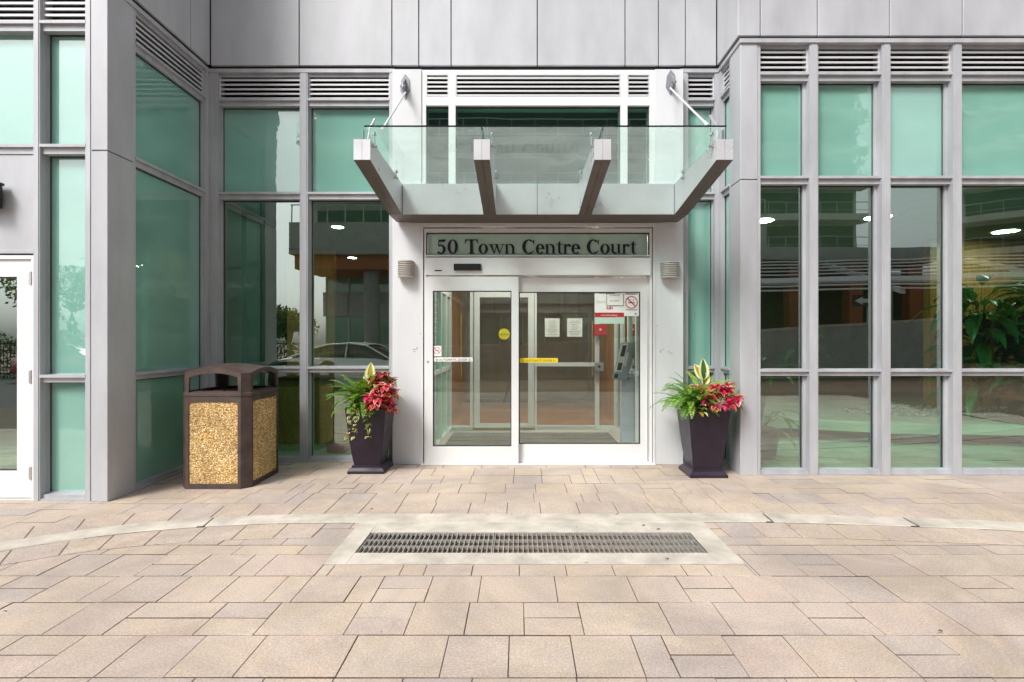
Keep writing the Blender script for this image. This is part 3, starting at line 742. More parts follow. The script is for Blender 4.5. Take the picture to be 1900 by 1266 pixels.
G['e']=(.58,ring(.29,.34,.28,.36,.145,.045,-4,322,26)+rc(.12,.34,.555,.395))
G['n']=(.72,stem(.08,.14,.66)+ring(.37,.42,.25,.27,.14,.09,0,120,12)+rc(.48,.03,.62,.43)+[[(.42,0),(.69,0),(.69,.03),(.62,.06),(.48,.06),(.42,.03)]])
G['r']=(.52,stem(.08,.14,.66)+ring(.36,.45,.20,.23,.10,.09,60,160,10)+ring(.42,.56,.08,.09,.08,.09,0,360,10))
G['t']=(.42,rc(.12,.12,.26,.72)+[[(.12,.7),(.26,.7),(.26,.88),(.22,.88),(.12,.74)]]+rc(.02,.62,.39,.675)+ring(.27,.15,.15,.16,.14,.07,180,320,12))
G['u']=(.72,rc(.08,.2,.22,.68)+ring(.31,.25,.23,.26,.14,.11,180,300,12)+rc(.47,.03,.61,.68)+[[(.01,.64),(.09,.62),(.09,.68),(.01,.68)],[(.40,.64),(.48,.62),(.48,.68),(.40,.68)],[(.60,0),(.69,.03),(.69,.06),(.60,.07)]])
G['w']=(1.0,[[(.07,.64),(.23,.64),(.40,.0),(.33,.0)],[(.33,.0),(.38,.0),(.55,.62),(.49,.62)],[(.42,.64),(.58,.64),(.75,0),(.68,0)],[(.68,0),(.73,0),(.93,.64),(.87,.64)],
    [(.0,.62),(.29,.62),(.29,.67),(.0,.67)],[(.37,.62),(.63,.62),(.63,.67),(.37,.67)],[(.80,.62),(.99,.62),(.99,.67),(.80,.67)]])
def lettering(txt, x0, x1, z0, cap, y, parent, name, mat):
    adv=0
    for ch in txt: adv += .36 if ch==' ' else G[ch][0]
    s=(x1-x0)/adv; sx=s; u=0; mb=MB(); k=0
    for ch in txt:
        if ch==' ': u+=.36; continue
        for poly in G[ch][1]:
            k+=1; o=(k%7)*.00012
            mb.add([(x0+(u+p[0])*sx, y-o, z0+p[1]*cap) for p in poly],[tuple(range(len(poly)))])
        u+=G[ch][0]
    return part(mb,name,mat,parent)
_tot=sum(.36 if ch==' ' else G[ch][0] for ch in '50 Town Centre Court'); _u=0; _w=px(1183)-px(809)
for word in '50 Town Centre Court'.split():
    _l=sum(G[ch][0] for ch in word)
    lettering(word, px(809)+_u/_tot*_w, px(809)+(_u+_l)/_tot*_w, pz(470), pz(443)-pz(470), ZP+.046, door, 'address_lettering', M_['ink']); _u+=_l+.36

def text(body, x, z, size, y, parent, name, mat, align='CENTER', wid=None):
    cu=bpy.data.curves.new(name,'FONT'); cu.body=body; cu.size=size; cu.align_x=align; cu.resolution_u=3
    t=bpy.data.objects.new('tmp',cu); COL.objects.link(t)
    bpy.context.view_layer.update()
    me=bpy.data.meshes.new_from_object(t.evaluated_get(bpy.context.evaluated_depsgraph_get()))
    bpy.data.objects.remove(t); bpy.data.curves.remove(cu)
    vs=[v.co.copy() for v in me.vertices]; w=max(v.x for v in vs)-min(v.x for v in vs); sx=(wid/w) if wid else 1
    m=MB(); m.add([(x+v.x*sx,y,z+v.y) for v in vs],[tuple(p.vertices) for p in me.polygons]); 
    bpy.data.meshes.remove(me)
    return m.build(name,mat,parent)
# stickers on the outer door glass (glass sits at ZP+0 for the left leaf and ZP+.07 for the right)
YL_=ZP-.004; YR_=ZP+.066
def nosmoke(cx,cz,r,y,parent):
    m=MB()
    for q in ring(0,0,r,r,r*.12,r*.085,0,360,28): m.add([(cx+p[0],y,cz+p[1]) for p in q],[(0,1,2,3)],0)
    w=r*.06; k=r*.92*.7071
    m.add([(cx-k-w,y-.0003,cz+k-w),(cx-k+w,y-.0003,cz+k+w),(cx+k+w,y-.0003,cz-k+w),(cx+k-w,y-.0003,cz-k-w)],[(0,1,2,3)],0)
    m.box(cx-r*.55,cx+r*.25,y,y+.0004,cz-r*.14,cz+r*.0,1); m.box(cx+r*.3,cx+r*.5,y,y+.0004,cz-r*.14,cz,1)
    m.tube([(cx+r*.35,y,cz+r*.1),(cx+r*.25,y,cz+r*.3),(cx+r*.45,y,cz+r*.5)],r*.03,4,1)
    return part(m,'no_smoking_symbol',[M_['red'],M_['ink']],parent)
def card(x0,x1,z0,z1,y,mat,name,parent,lab=None,lines=None):
    m=MB(); m.box(x0,x1,y,y+.0012,z0,z1)
    mats=[M_[mat],M_['ink']]
    if lines:
        n,a,b=lines
        for i in range(n):
            zz=z0+(z1-z0)*(b-(b-a)*i/max(1,n-1)); q=random.uniform(.45,.9)
            c0=x0+(x1-x0)*(.5-q*.42); c1=x0+(x1-x0)*(.5+q*.42); h=(z1-z0)*.012
            u=c0
            while u<c1:
                L=random.uniform(.004,.016); m.box(u,min(c1,u+L),y-.0006,y,zz-h,zz+h,1); u+=L+.004
    o=part(m,name,mats,parent)
    if lab: o['label']=lab
    return o
c=card(px(803.5),px(819),pz(661),pz(642),YL_,'paper','sticker',door,'small no smoking sticker on the left leaf')
nosmoke(px(811),pz(650.5),.040,YL_-.002,c)
c=card(px(804),px(877),pz(671),pz(663.5),YL_,'paper','sticker',door,'white strip sticker reading automatic door')
text('(E AUTOMATIC DOOR 3)',px(841),pz(669.6),.036,YL_-.002,c,'sticker_text',M_['ink'],wid=.40)
c=card(px(964),px(1036),pz(673.5),pz(665),YR_,'yellow','sticker',door,'yellow strip sticker on the right leaf')
text('(E AUTOMATIC DOOR 3)',px(1000),pz(671.8),.036,YR_-.002,c,'sticker_text',M_['red'],wid=.38)
c=card(px(1160),px(1188),pz(586),pz(542),YR_,'paper','notice',door,'white no smoking notice in the top right corner')
nosmoke(px(1174),pz(560.5),.073,YR_-.002,c)
m=MB(); m.box(px(1163),px(1185),YR_-.002,YR_-.001,pz(545.6),pz(544.4)); m.box(px(1163),px(1185),YR_-.002,YR_-.001,pz(575),pz(574)); m.box(px(1180),px(1184),YR_-.002,YR_-.001,pz(583),pz(581)); part(m,'fine_print',M_['ink'],c)
c=card(px(1105),px(1160),pz(600.5),pz(544),YR_+.003,'pgreen','notice',door,'fire safety plan notice with a red band')
m=MB(); m.box(px(1105),px(1160),YR_+.0005,YR_+.002,pz(579.5),pz(544)); part(m,'notice_sheet',M_['pgrey2'] if 'pgrey2' in M_ else M_['paper'],c)
m=MB(); m.box(px(1105),px(1160),YR_-.0005,YR_+.0003,pz(588),pz(580)); part(m,'red_band',M_['red'],c)
text('Fire S',px(1117),pz(562),.042,YR_-.001,c,'notice_text',M_['pgrey'],wid=.10)
text('www.firesafety',px(1132),pz(585.5),.022,YR_-.002,c,'notice_text',M_['paper'],wid=.2)
m=MB()
for q,(a,h) in enumerate(((1128,5),(1131.5,3),(1134,6),(1137.5,4))): m.tube([(px(a),YR_-.001,pz(573.5)),(px(a+.5),YR_-.001,pz(573.5-h))],.006,5)
part(m,'notice_emblem',M_['crimd'] if 'crimd' in M_ else M_['red'],c)
c=card(px(1127),px(1159),pz(567),pz(544.5),YR_-.006,'ink','notice',door,'framed white moving notice taped over the fire notice')
m=MB(); m.box(px(1127.8),px(1158.2),YR_-.008,YR_-.0065,pz(566.2),pz(545.3)); part(m,'notice_sheet',M_['paper'],c)
text('NO SMOKING',px(1142.5),pz(549),.024,YR_-.009,c,'notice_text',M_['ink'],wid=.115)
text('NO VAPING',px(1142.5),pz(559),.024,YR_-.009,c,'notice_text',M_['ink'],wid=.10)

# ------------------------------------------------------------------ vestibule behind the door and its inner door
YI=8.2
def ix(p): return X(p,YI)
def iz(p): return Z(p,YI)
VX0,VX1=px(788),px(1208)
m=MB(); m.box(VX0-.3,VX1+.4,ZP+.2,YI+3.6,-.02,.0)
struct(m.build('vestibule_floor',M_['tile']))
m=MB(); m.box(VX0-.2,VX1+.3,YI+.1,YI+3.5,0.0,.004); struct(m.build('inner_lobby_floor',M_['terra']))
m=MB(); m.box(X(826,7),X(1150,7),6.25,7.9,0.0,.012); tag(m.build('door_mat',M_['mat'],bevel=.003),'dark ribbed entrance mat lying inside the glass doors','door mat')
I=thing('inner_entrance','grey framed inner glass doors and side screens of the vestibule behind the sliding doors','door',(0,YI,0))
m=MB()
def ib(a,c,z0,z1,y0=YI,y1=YI+.08,k=0): m.box(a,c,y0,y1,z0,z1,k)
top_i=iz(540)
for a,c in ((800,806),(829,836),(872,878),(992,996),(1104.5,1112),(1150,1157),(1188,1200)): ib(ix(a),ix(c),0,2.9)
for p0,p1 in zip((806,836,878,996,1112,1157),(829,872,992,1104.5,1150,1188)):
    ib(ix(p0),ix(p1),top_i-.0,top_i+.06); ib(ix(p0),ix(p1),2.84,2.9)
    if p0!=878: ib(ix(p0),ix(p1),0,.06)
part(m,'screen_frame',M_['white'],I)
m=MB(); z0=.03
for a,c in ((880,890),(980,991)): m.box(ix(a),ix(c),YI-.02,YI+.03,z0,top_i-.01)
m.box(ix(890),ix(980),YI-.02,YI+.03,z0,iz(786)); m.box(ix(890),ix(980),YI-.02,YI+.03,iz(552),top_i-.01)
part(m,'door_leaf',M_['white'],I)
for a,c,z0,z1 in ((806,829,.06,top_i),(836,872,.06,top_i),(890,980,iz(786),iz(552)),(996,1104.5,.06,top_i),(1112,1150,.06,top_i),(1157,1188,.06,top_i)):
    m=MB(); m.quad((ix(a),YI+.02,z0),(ix(c),YI+.02,z0),(ix(c),YI+.02,z1),(ix(a),YI+.02,z1)); part(m,'glass_pane',M_['clearglass'],I)
for p_,a,c in ((857,583,700),(1098,596,696)):
    m=MB(); m.tube([(ix(p_),YI-.07,iz(a)),(ix(p_),YI-.07,iz(c))],.010,10); 
    for q in (a+10,c-10): m.tube([(ix(p_),YI-.07,iz(q)),(ix(p_),YI,iz(q))],.01,8)
    part(m,'pull_handle',M_['brass'],I)
m=MB(); m.box(ix(996),ix(1104),YI-.08,YI-.04,iz(679.5),iz(672.5)); part(m,'push_bar',M_['white'],I)
m=MB(); m.box(ix(1102),ix(1118),YI-.10,YI-.01,iz(688),iz(673)); part(m,'lock_box',M_['steel'],I)
m=MB(); m.tube([(ix(1110),YI-.108,iz(680)),(ix(1110),YI-.1,iz(680))],.022,12); part(m,'lock_cylinder',M_['black'],I)
for a,c,z0,z1 in ((1011,1038,625,591),(1052,1080,625,591)):
    card(ix(a),ix(c),iz(z0),iz(z1),YI-.025,'paper','paper_notice',I,None,(9,.1,.85))
m=MB(); m.tube([(ix(935.5),YI-.01,iz(620)),(ix(935.5),YI-.004,iz(620))],.088,26); o=part(m,'round_sticker',M_['yellow'],I)
text('CAUTION',ix(935.5),iz(622.5),.045,YI-.014,o,'sticker_text',M_['ink'],wid=.15)
# side screens of the vestibule
for sx,nm in ((VX0-.02,'left'),(VX1+.02,'right')):
    T_=thing('vestibule_screen','glazed side screen on the %s side of the vestibule'%nm,'glass screen',(sx,7,0))
    m=MB()
    for y in (6.12,6.6,7.1,7.6,8.1): m.box(sx-.03,sx+.03,y,y+.06,0,2.9)
    for a,c in ((0,.06),(.98,1.03),(2.1,2.16),(2.84,2.9)):
        for y in (6.18,6.66,7.16,7.66): m.box(sx-.028,sx+.028,y,y+.42 if y<7 else y+.44,a,c)
    part(m,'screen_frame',M_['white'],T_)
    m=MB(); m.quad((sx,6.15,.03),(sx,8.12,.03),(sx,8.12,2.87),(sx,6.15,2.87)); part(m,'glass_pane',M_['glass'],T_)
# red call box on the screen and the entry-phone stand
m=MB(); m.box(ix(1101),ix(1124),YI-.11,YI-.04,iz(623),iz(602)); m.tube([(ix(1112),YI-.115,iz(612)),(ix(1112),YI-.11,iz(612))],.02,12,1)
tag(m.build('alarm_box',[M_['red'],M_['white']],bevel=.006),'small red alarm box on the inner door post','alarm box')
K=thing('entry_phone','leaning grey blue entry phone panel on a pale post inside the right of the doors','intercom',(X(1165,6.9),6.9,0))
m=MB(); kx=X(1168,6.9); m.box(kx-.11,kx+.11,6.9,7.0,0,Z(700,6.9)); part(m,'post',M_['blue'],K,bevel=.005)
def qz(p,q,y): return (X(p,y),y,Z(q,y))
m=MB()
fr_=[qz(1136,703,6.72),qz(1163,707,6.84),qz(1180,634,6.84),qz(1152,636,6.72)]
bk=[(p[0]+.03,p[1]+.09,p[2]) for p in fr_]
m.hexa([fr_[0],fr_[1],bk[1],bk[0],fr_[3],fr_[2],bk[2],bk[3]]); part(m,'panel_body',M_['blue'],K,bevel=.004)
def inset(f0,f1,g0,g1,mat,nm,e=.008):
    a,b,c,d=[Vector(q) for q in fr_]
    P=lambda u,v:(a*(1-u)*(1-v)+b*u*(1-v)+c*u*v+d*(1-u)*v)
    n=((b-a).cross(d-a)).normalized(); n = n if n.y<0 else -n
    q=[P(f0,g0),P(f1,g0),P(f1,g1),P(f0,g1)]; m=MB(); m.hexa([q[0],q[1],q[1]+n*e,q[0]+n*e,q[3],q[2],q[2]+n*e,q[3]+n*e]); return part(m,nm,M_[mat],K)
inset(.06,.5,.20,.96,'paper','face_plate'); inset(.14,.40,.62,.92,'black','directory_screen',.011); inset(.14,.40,.25,.45,'black','keypad',.011); inset(.56,.66,.38,.72,'white','handset',.02); inset(.1,.3,.04,.14,'black','badge',.011)
# ------------------------------------------------------------------ lobby rooms behind the glazing
m=MB()
m.box(XL-6,XL-.15,ZL+.14,ZF+.14,-.03,-.001); m.box(XL-6,VX0-.34,ZF+.14,12.5,-.03,-.001)
struct(m.build('left_lobby_floor',M_['tile']))
m=MB(); m.box(XR+.15,9.5,ZR+.16,ZF+.14,-.03,-.001); m.box(VX1+.44,9.5,ZF+.14,13,-.03,-.001); struct(m.build('right_lobby_floor',M_['tile2']))
m=MB()
m.box(XL-6,9.5,12.5,12.7,0,4.6); m.box(9.5,9.7,ZR+.2,12.7,0,4.6); m.box(XL-6.2,XL-6,ZL+.4,12.7,0,4.6)
part(m,'lobby_wall',M_['inwall'])
m=MB(); m.box(XL-6,VX0-.34,6.14,12.5,3.13,3.3); m.box(XL-6,XL-.1,ZL+.14,6.14,3.13,3.3); m.box(VX1+.44,9.5,6.14,12.5,3.13,3.3); m.box(XR+.2,9.5,ZR+.17,6.14,3.13,3.3)
m.box(VX0-.34,VX1+.44,6.14,12.5,2.92,3.1); m.box(XL-6.2,9.7,ZF+.4,12.7,4.6,4.8); m.box(XL-6.2,XL,ZL+.35,ZF+.4,4.6,4.8); m.box(XR+.1,9.7,ZR+.35,ZF+.4,4.6,4.8)
part(m,'lobby_ceiling',M_['ceil'])
m=MB(); m.box(-.1+VX0-.24,VX0-.2,8.4,12.4,0,2.92); m.box(VX1+.3,VX1+.4,6.2,12.4,0,2.92); part(m,'lobby_wall',M_['wood'])
m=MB(); m.box(XL-.26,XL-.2,ZL+.6,5.95,0,3.1); part(m,'lobby_wall',M_['inwall'])
lamps=[(-4.9,8.0,3.13,'round lit ceiling downlight behind the window nearest the waste bin'),(-2.7,7.6,3.13,'round lit downlight in the ceiling left of the portal, nearest the glass'),(-1.95,8.9,3.13,'second lit downlight left of the portal, deeper in the ceiling'),(-3.4,10.4,3.13,'deepest lit downlight in the left lobby ceiling'),
 (.1,10.0,2.92,'lit downlight seen through the left sliding leaf'),(.75,9.7,2.92,'lit downlight seen through the wide right leaf'),(1.1,7.1,2.92,'unseen downlight of the vestibule ceiling above the entry phone, enlarged for more light'),(-.3,7.1,2.92,'unseen downlight of the vestibule ceiling above the left leaf, enlarged for more light'),(.4,8.95,2.92,'added unseen lamp lighting the lobby just behind the inner vestibule doors'),  # last lamp added out of sight to brighten the inner lobby
 (3.4,7.2,3.13,'lit downlight behind the first window of the right wing'),(4.9,7.0,3.13,'oval looking lit downlight behind the third window of the right wing'),(4.0,9.6,3.13,'small far downlight behind the second window of the right wing'),(7.5,7.9,3.13,'downlight placed at the right edge to light the wooden column and lobby plants')]  # last lamp set here to light the column
l0=thing('ceiling_downlight',lamps[0][3],'downlight',(lamps[0][0],lamps[0][1],lamps[0][2]),'round downlights in the lobby ceilings')
m=MB(); m.disc((0,0,-.012),.085,'z',20); m.build('lens',M_['lamp_on'],l0,local=True)
m=MB()
for q in ring(0,0,.11,.11,.025,.025,0,360,24): m.add([(p[0],p[1],-.02) for p in q],[(0,1,2,3)]); 
m.tube([(0,0,-.02),(0,0,0)],.108,24); m.build('trim_ring',M_['white'],l0,local=True)
for q in bpy.data.objects:
    if q.parent==l0 and q.name.startswith('lens'): q.location.z=-.01
rooms=lambda x:'left lobby' if x<-1.5 else 'vestibule lobby' if x<2 else 'right lobby'
for i,(a,b_,c_,lb) in enumerate(lamps[1:]):
    c=copy_tree(l0); c.location=(a,b_,c_); c['label']=lb
    if 'of the vestibule' in lb: c.scale=(2.6,2.6,1)  # out of view, oversized to brighten the vestibule
    elif 'inner vestibule' in lb: c.scale=(2.4,2.4,1)
    elif a>2: c.scale=(1.9,1.9,1)
# wooden column, reception counter, red box
m=MB(); m.box(7.5,8.5,8.7,9.2,.0,3.12); o=tag(m.build('wooden_column',M_['wood'],bevel=.01),'broad orange wood clad column in the right lobby behind the leafy plant','column')
m=MB(); m.box(6.9,8.6,8.6,8.75,0,3.12); m.box(2.7,3.3,10.4,10.9,0,3.1); m.box(4.3,4.6,10.9,11.2,0,3.1); tag(m.build('wooden_wall_panel',M_['wood']),'orange wood wall panelling deep in the right lobby','panelling')
m=MB(); m.box(-4.9,-3.4,9.4,9.5,0,3.1); tag(m.build('orange_wall_panel',M_['wood']),'orange wood wall panel deep in the left lobby','panelling')
C=thing('reception_counter','wooden counter behind the window left of the white portal','counter',(-2.6,7.2,0))
m=MB(); m.box(-3.4,-2.15,7.1,7.6,0,.88); part(m,'counter_front',M_['wood'],C,bevel=.005); m=MB(); m.box(-3.45,-2.1,7.05,7.65,.88,.92); part(m,'counter_top',M_['wood2'],C,bevel=.004)
m=MB(); m.box(-2.45,-2.22,6.5,6.7,0,.09); tag(m.build('red_box',M_['red'],bevel=.006),'small red box on the floor behind the window left of the portal','box')
m=MB(); m.box(-3.42,-3.36,6.3,7.4,.0,3.1); tag(m.build('green_partition',M_['teal']),'dark green partition standing just inside the window behind the waste bin','partition')
# low angular planting platform with pebbles
m=MB()
PFM=thing('planting_platform','low angular pale stone platform across the right lobby floor','platform',(6,7.8,0))
pf=[(2.9,7.75),(5.1,6.95),(9.2,6.6),(9.3,10.2),(5,10.4),(2.9,8.6)]
m.prism(pf,'z',.16,.30); part(m,'slab',M_['tile2'],PFM,bevel=.006)
m=MB(); m.prism([(3.1,7.95),(5.2,7.2),(9.1,6.85),(9.1,10),(5,10.2),(3.1,8.5)],'z',0,.16); part(m,'plinth',M_['dark'],PFM)  # near-black colour paints the shadow line under the slab edge
m=MB()
for k in range(1500):
    a=random.uniform(0,6.28); r=random.random()**.5; x=7.0+r*1.9*math.cos(a); y=8.1+r*.65*math.sin(a); s_=random.uniform(.02,.05)
    if 7.55<x<8.55 and y>8.55: continue
    z=.302+s_*.3
    m.add([(x-s_,y,z),(x,y-s_*.7,z),(x+s_,y,z),(x,y+s_*.7,z),(x,y,z+s_*.5),(x,y,z-s_*.3)],[(0,1,4),(1,2,4),(2,3,4),(3,0,4),(1,0,5),(2,1,5),(3,2,5),(0,3,5)],random.choice((0,0,1)),True)
o=m.build('pebble_bed',[M_['pebble'],M_['concrete2']]); tag(o,'bed of grey pebbles on the lobby platform','pebbles',kind='stuff')
# ------------------------------------------------------------------ glass canopy
def hz_(py,z): return Z(py,z)
CZF,CZH=4.345,5.52
Cn=thing('entrance_canopy','silver canopy of four tapering beams carrying a sloping glass roof over the entrance','canopy',((X(656,CZF)+X(1360,CZF))/2,CZH,0))
beams=[(656,687),(879,909),(1103,1134),(1329.5,1360.5)]
dz=(0,0,.012,.016)
for i,(a,c) in enumerate(beams):
    x0,x1=X(a,CZF),X(c,CZF); xm=(x0+x1)/2; g=.0012; w=x1-x0
    m=MB()
    zt0,zb0=1.421+374.4*CZF/F,1.421+336.5*CZF/F
    ztB,zbB=1.421+292*CZH/F,1.421+235*CZH/F
    YB=CZH+.0 if i in (1,2) else ZP-.02
    def zz(y,f0,f1): return f0+(f1-f0)*(y-CZF)/(CZH-CZF)
    for p0,p1 in ((x0,xm-g),(xm+g,x1)):
        m.hexa([(p0,CZF,zb0),(p1,CZF,zb0),(p1,CZH-.002,zbB),(p0,CZH-.002,zbB),(p0,CZF,zt0),(p1,CZF,zt0),(p1,CZH-.002,ztB),(p0,CZH-.002,ztB)],0)
        if YB>CZH: m.box(p0,p1,CZH+.002,YB,zbB,ztB)
    m.hexa([(xm-g,CZF+.004,zb0+.006),(xm+g,CZF+.004,zb0+.006),(xm+g,CZH-.01,zbB+.006),(xm-g,CZH-.01,zbB+.006),(xm-g,CZF+.004,zt0-.006),(xm+g,CZF+.004,zt0-.006),(xm+g,CZH-.01,ztB-.006),(xm-g,CZH-.01,ztB-.006)],1)
    for p0,p1 in ((x0+.001,xm-g),(xm+g,x1-.001)):     # bronze closing strip along the underside
        e=.003
        m.hexa([(p0,CZF+.004,zb0-e),(p1,CZF+.004,zb0-e),(p1,CZH-.002,zbB-e),(p0,CZH-.002,zbB-e),(p0,CZF+.004,zb0-.0003),(p1,CZF+.004,zb0-.0003),(p1,CZH-.002,zbB-.0003),(p0,CZH-.002,zbB-.0003)],2)
        if YB>CZH: m.box(p0,p1,CZH+.001,YB,zbB-e,zbB-.0003,2)
    part(m,'beam',[M_['canopy'],M_['seam'],M_['bronze']],Cn)
# header beam between, with panel joints
hb0,hb1=X(687,CZF),X(1329.5,CZF)
ztB,zbB=1.421+292*CZH/F,1.421+235*CZH/F
cuts=[hb0+.003]+[X(p,CZH) for p in (920.5,1079)]+[hb1-.003]
xs_=[hb0+.003,(X(879,CZF)+X(909,CZF))/2+.045,X(997,CZH),(X(1103,CZF)+X(1134,CZF))/2-.045,hb1-.003]
for a,c in zip(xs_,xs_[1:]):
    m=MB(); m.box(a+.0025,c-.0025,CZH,ZP-.0,zbB,ztB); part(m,'header_panel',M_['canopy'],Cn,bevel=.002)
m=MB(); m.box(hb0+.001,hb1-.001,CZH+.003,ZP-.001,zbB-.0035,zbB-.0003); part(m,'header_soffit',M_['bronze'],Cn)
m=MB(); m.box(hb0+.01,hb1-.01,CZH+.02,ZP,zbB+.004,ztB-.004); part(m,'header_core',M_['seam'],Cn)
# glass roof in three sheets
gy0,gy1=CZF-.03,5.60
def gz(y): return 1.813+1.421+ (y-gy0)/(gy1-gy0)*((1.705)-1.813)
bc=[(X(a,CZF)+X(c,CZF))/2 for a,c in beams]
gx=[X(676,gy0),bc[1],bc[2],X(1348,gy0)]
for a,c in zip(gx,gx[1:]):
    a+=.005 if a!=gx[0] else 0; c-=.005 if c!=gx[-1] else 0
    m=MB(); th=.015
    m.quad((a,gy0,gz(gy0)),(c,gy0,gz(gy0)),(c,gy1,gz(gy1)),(a,gy1,gz(gy1)),0)
    e=.010
    m.hexa([(a,gy0-.002,gz(gy0)-e),(c,gy0-.002,gz(gy0)-e),(c,gy0,gz(gy0)-e),(a,gy0,gz(gy0)-e),(a,gy0-.002,gz(gy0)+.004),(c,gy0-.002,gz(gy0)+.004),(c,gy0,gz(gy0)+.004),(a,gy0,gz(gy0)+.004)],1)
    if c!=gx[-1]: m.hexa([(c,gy0,gz(gy0)-e),(c+.008,gy0,gz(gy0)-e),(c+.008,gy1,gz(gy1)-e),(c,gy1,gz(gy1)-e),(c,gy0,gz(gy0)+.003),(c+.008,gy0,gz(gy0)+.003),(c+.008,gy1,gz(gy1)+.003),(c,gy1,gz(gy1)+.003)],1)
    part(m,'glass_sheet',[M_['canglass'],M_['darkglass']],Cn)
# point fixings between beams and glass
for i,x in enumerate(bc):
    for y in (4.42,5.2):
        for sx in ((1,) if i<2 else (-1,)):
            xx=x+sx*.085
            m=MB(); zt=1.421+1.735+(y-CZF)*(-.03)
            m.tube([(xx,y,zt-.05),(xx,y,gz(y)-.012)],.007,8); m.tube([(xx,y,gz(y)-.03),(xx,y,gz(y)-.006)],.017,12); m.box(min(x,xx)-.0,max(x,xx)+.012,y-.008,y+.008,zt-.058,zt-.046); m.box(xx-.02,xx+.02,y-.014,y+.014,zt-.06,zt-.045)
            part(m,'glass_fixing',[M_['steel']],Cn)
    m=MB(); m.box(x-.004,x+.004,4.37,4.40,1.421+1.73,gz(4.38)-.003); part(m,'glass_fin',M_['grey'],Cn)
# tie rods up to the pier brackets
for sx,(bxp,byp),(ex,ey) in ((-1,(752,160),(708,243)),(1,(1244,152),(1314,234))):
    A=Vector((X(bxp,ZP-.12),ZP-.12,Z(byp+12,ZP-.12))); E=Vector((X(ex,4.60),4.60,Z(ey,4.60)))
    m=MB(); m.tube([A,E],.011,10); m.tube([E,E+(A-E).normalized()*.12],.017,10); part(m,'tie_rod',M_['canopy'],Cn)
    q=bc[0] if sx<0 else bc[3]
    m=MB(); b0=Vector((X(686 if sx<0 else 1331,4.5),4.5,Z(240,4.5))); b1=Vector((X(696 if sx<0 else 1317,4.5),4.5,Z(221 if sx<0 else 214,4.5))); m.tube([b0,b1],.012,8); m.tube([b0,(q,4.5,1.421+1.73)],.009,8); part(m,'rod_anchor',M_['canopy'],Cn)
    # bracket: pentagonal fin plates standing off the pier
    x=X(bxp,ZP); z=Z(byp,ZP)
    m=MB()
    hw=.055; 
    m.prism([(x-hw,z-.06),(x+.0,z-.155),(x+hw,z-.05),(x+hw*.9,z+.075),(x,z+.135),(x-hw*.8,z+.06)],'y',ZP-.012,ZP-.001)
    m.hexa([(x-.008,ZP-.15,z-.09),(x+.008,ZP-.15,z-.09),(x+.008,ZP-.012,z-.11),(x-.008,ZP-.012,z-.11),(x-.008,ZP-.14,z-.02),(x+.008,ZP-.14,z-.02),(x+.008,ZP-.012,z+.08),(x-.008,ZP-.012,z+.08)],0)
    m.tube([(x-.028,ZP-.13,z-.065),(x+.028,ZP-.13,z-.065)],.012,10)
    part(m,'bracket',M_['grey'],Cn,bevel=.001)
# ------------------------------------------------------------------ ribbed wall lamps
def wall_lamp(pxa,pxb,pya,pyb,label):
    x0,x1=px(pxa),px(pxb); z1,z0=pz(pya),pz(pyb); xc=(x0+x1)/2; w=(x1-x0)/2*.94
    L=thing('wall_lamp',label,'wall lamp',(xc,ZP,(z0+z1)/2),'ribbed lamps on the portal piers')
    m=MB(); m.box(x0+.01,x1-.01,ZP-.03,ZP-.001,z0+.005,z1-.005); part(m,'back_box',M_['lamp'],L,bevel=.003)
    m=MB(); n=9; hh=(z1-z0)/n
    for i in range(n):
        za=z0+hh*i
        rows=[]
        for (rr,zz_) in ((.80,za),(1.0,za+hh*.12),(1.0,za+hh*.60),(.80,za+hh*.74),(.80,za+hh)):
            rows.append([(xc-w*rr*math.cos(math.pi*k/14),ZP-.03-.10*rr*math.sin(math.pi*k/14)**.7 if 0<k<14 else ZP-.03,zz_) for k in range(15)])
        m.grid(rows,0,False)
    for za,rr in ((z0,.8),(z1,.8)):
        vs=[(xc-w*rr*math.cos(math.pi*k/14),ZP-.03-.10*rr*math.sin(math.pi*k/14)**.7 if 0<k<14 else ZP-.03,za) for k in range(15)]
        m.add(vs,[tuple(range(15))])
    part(m,'ribbed_shade',M_['lamp'],L)
wall_lamp(739,771,485,516,'beige ribbed wall lamp on the white pier left of the doors')
wall_lamp(1223,1259,487,517,'beige ribbed wall lamp on the white pier right of the doors')
# black lamp at the left edge
Lb=thing('wall_lamp','black box wall lamp cut by the left edge above the side door','wall lamp',(X(-8,ZL),ZL+.02,Z(366,ZL)))
m=MB(); m.box(X(-28,ZL),X(6,ZL),ZL-.10,ZL+.0,Z(388,ZL),Z(346,ZL)); part(m,'housing',M_['black'],Lb,bevel=.006)
m=MB(); m.box(X(-14,ZL),X(-2,ZL),ZL,ZL+.03,Z(378,ZL),Z(356,ZL)); part(m,'wall_plate',M_['black'],Lb)
m=MB(); m.box(X(-30,ZL),X(9,ZL),ZL-.12,ZL+.0,Z(346,ZL)+.001,Z(341,ZL)); part(m,'lid',M_['black'],Lb,bevel=.003)
# old screw holes and scuffs on the piers
m=MB()
for a,b_,w,h in ((766,648,6,1.2),(767,652,4,1),(773,644,1.5,5),(1225,650,1.5,5),(1228,648,4,1),(1240,651,1.2,4),(1243,655,5,1.2),(1218,604,1.5,1.5),(780,618,1.2,2.5)):
    m.box(px(a),px(a+w),ZP-.0012,ZP-.0003,pz(b_+h),pz(b_))
part(m,'scuff_mark',M_['grey'])
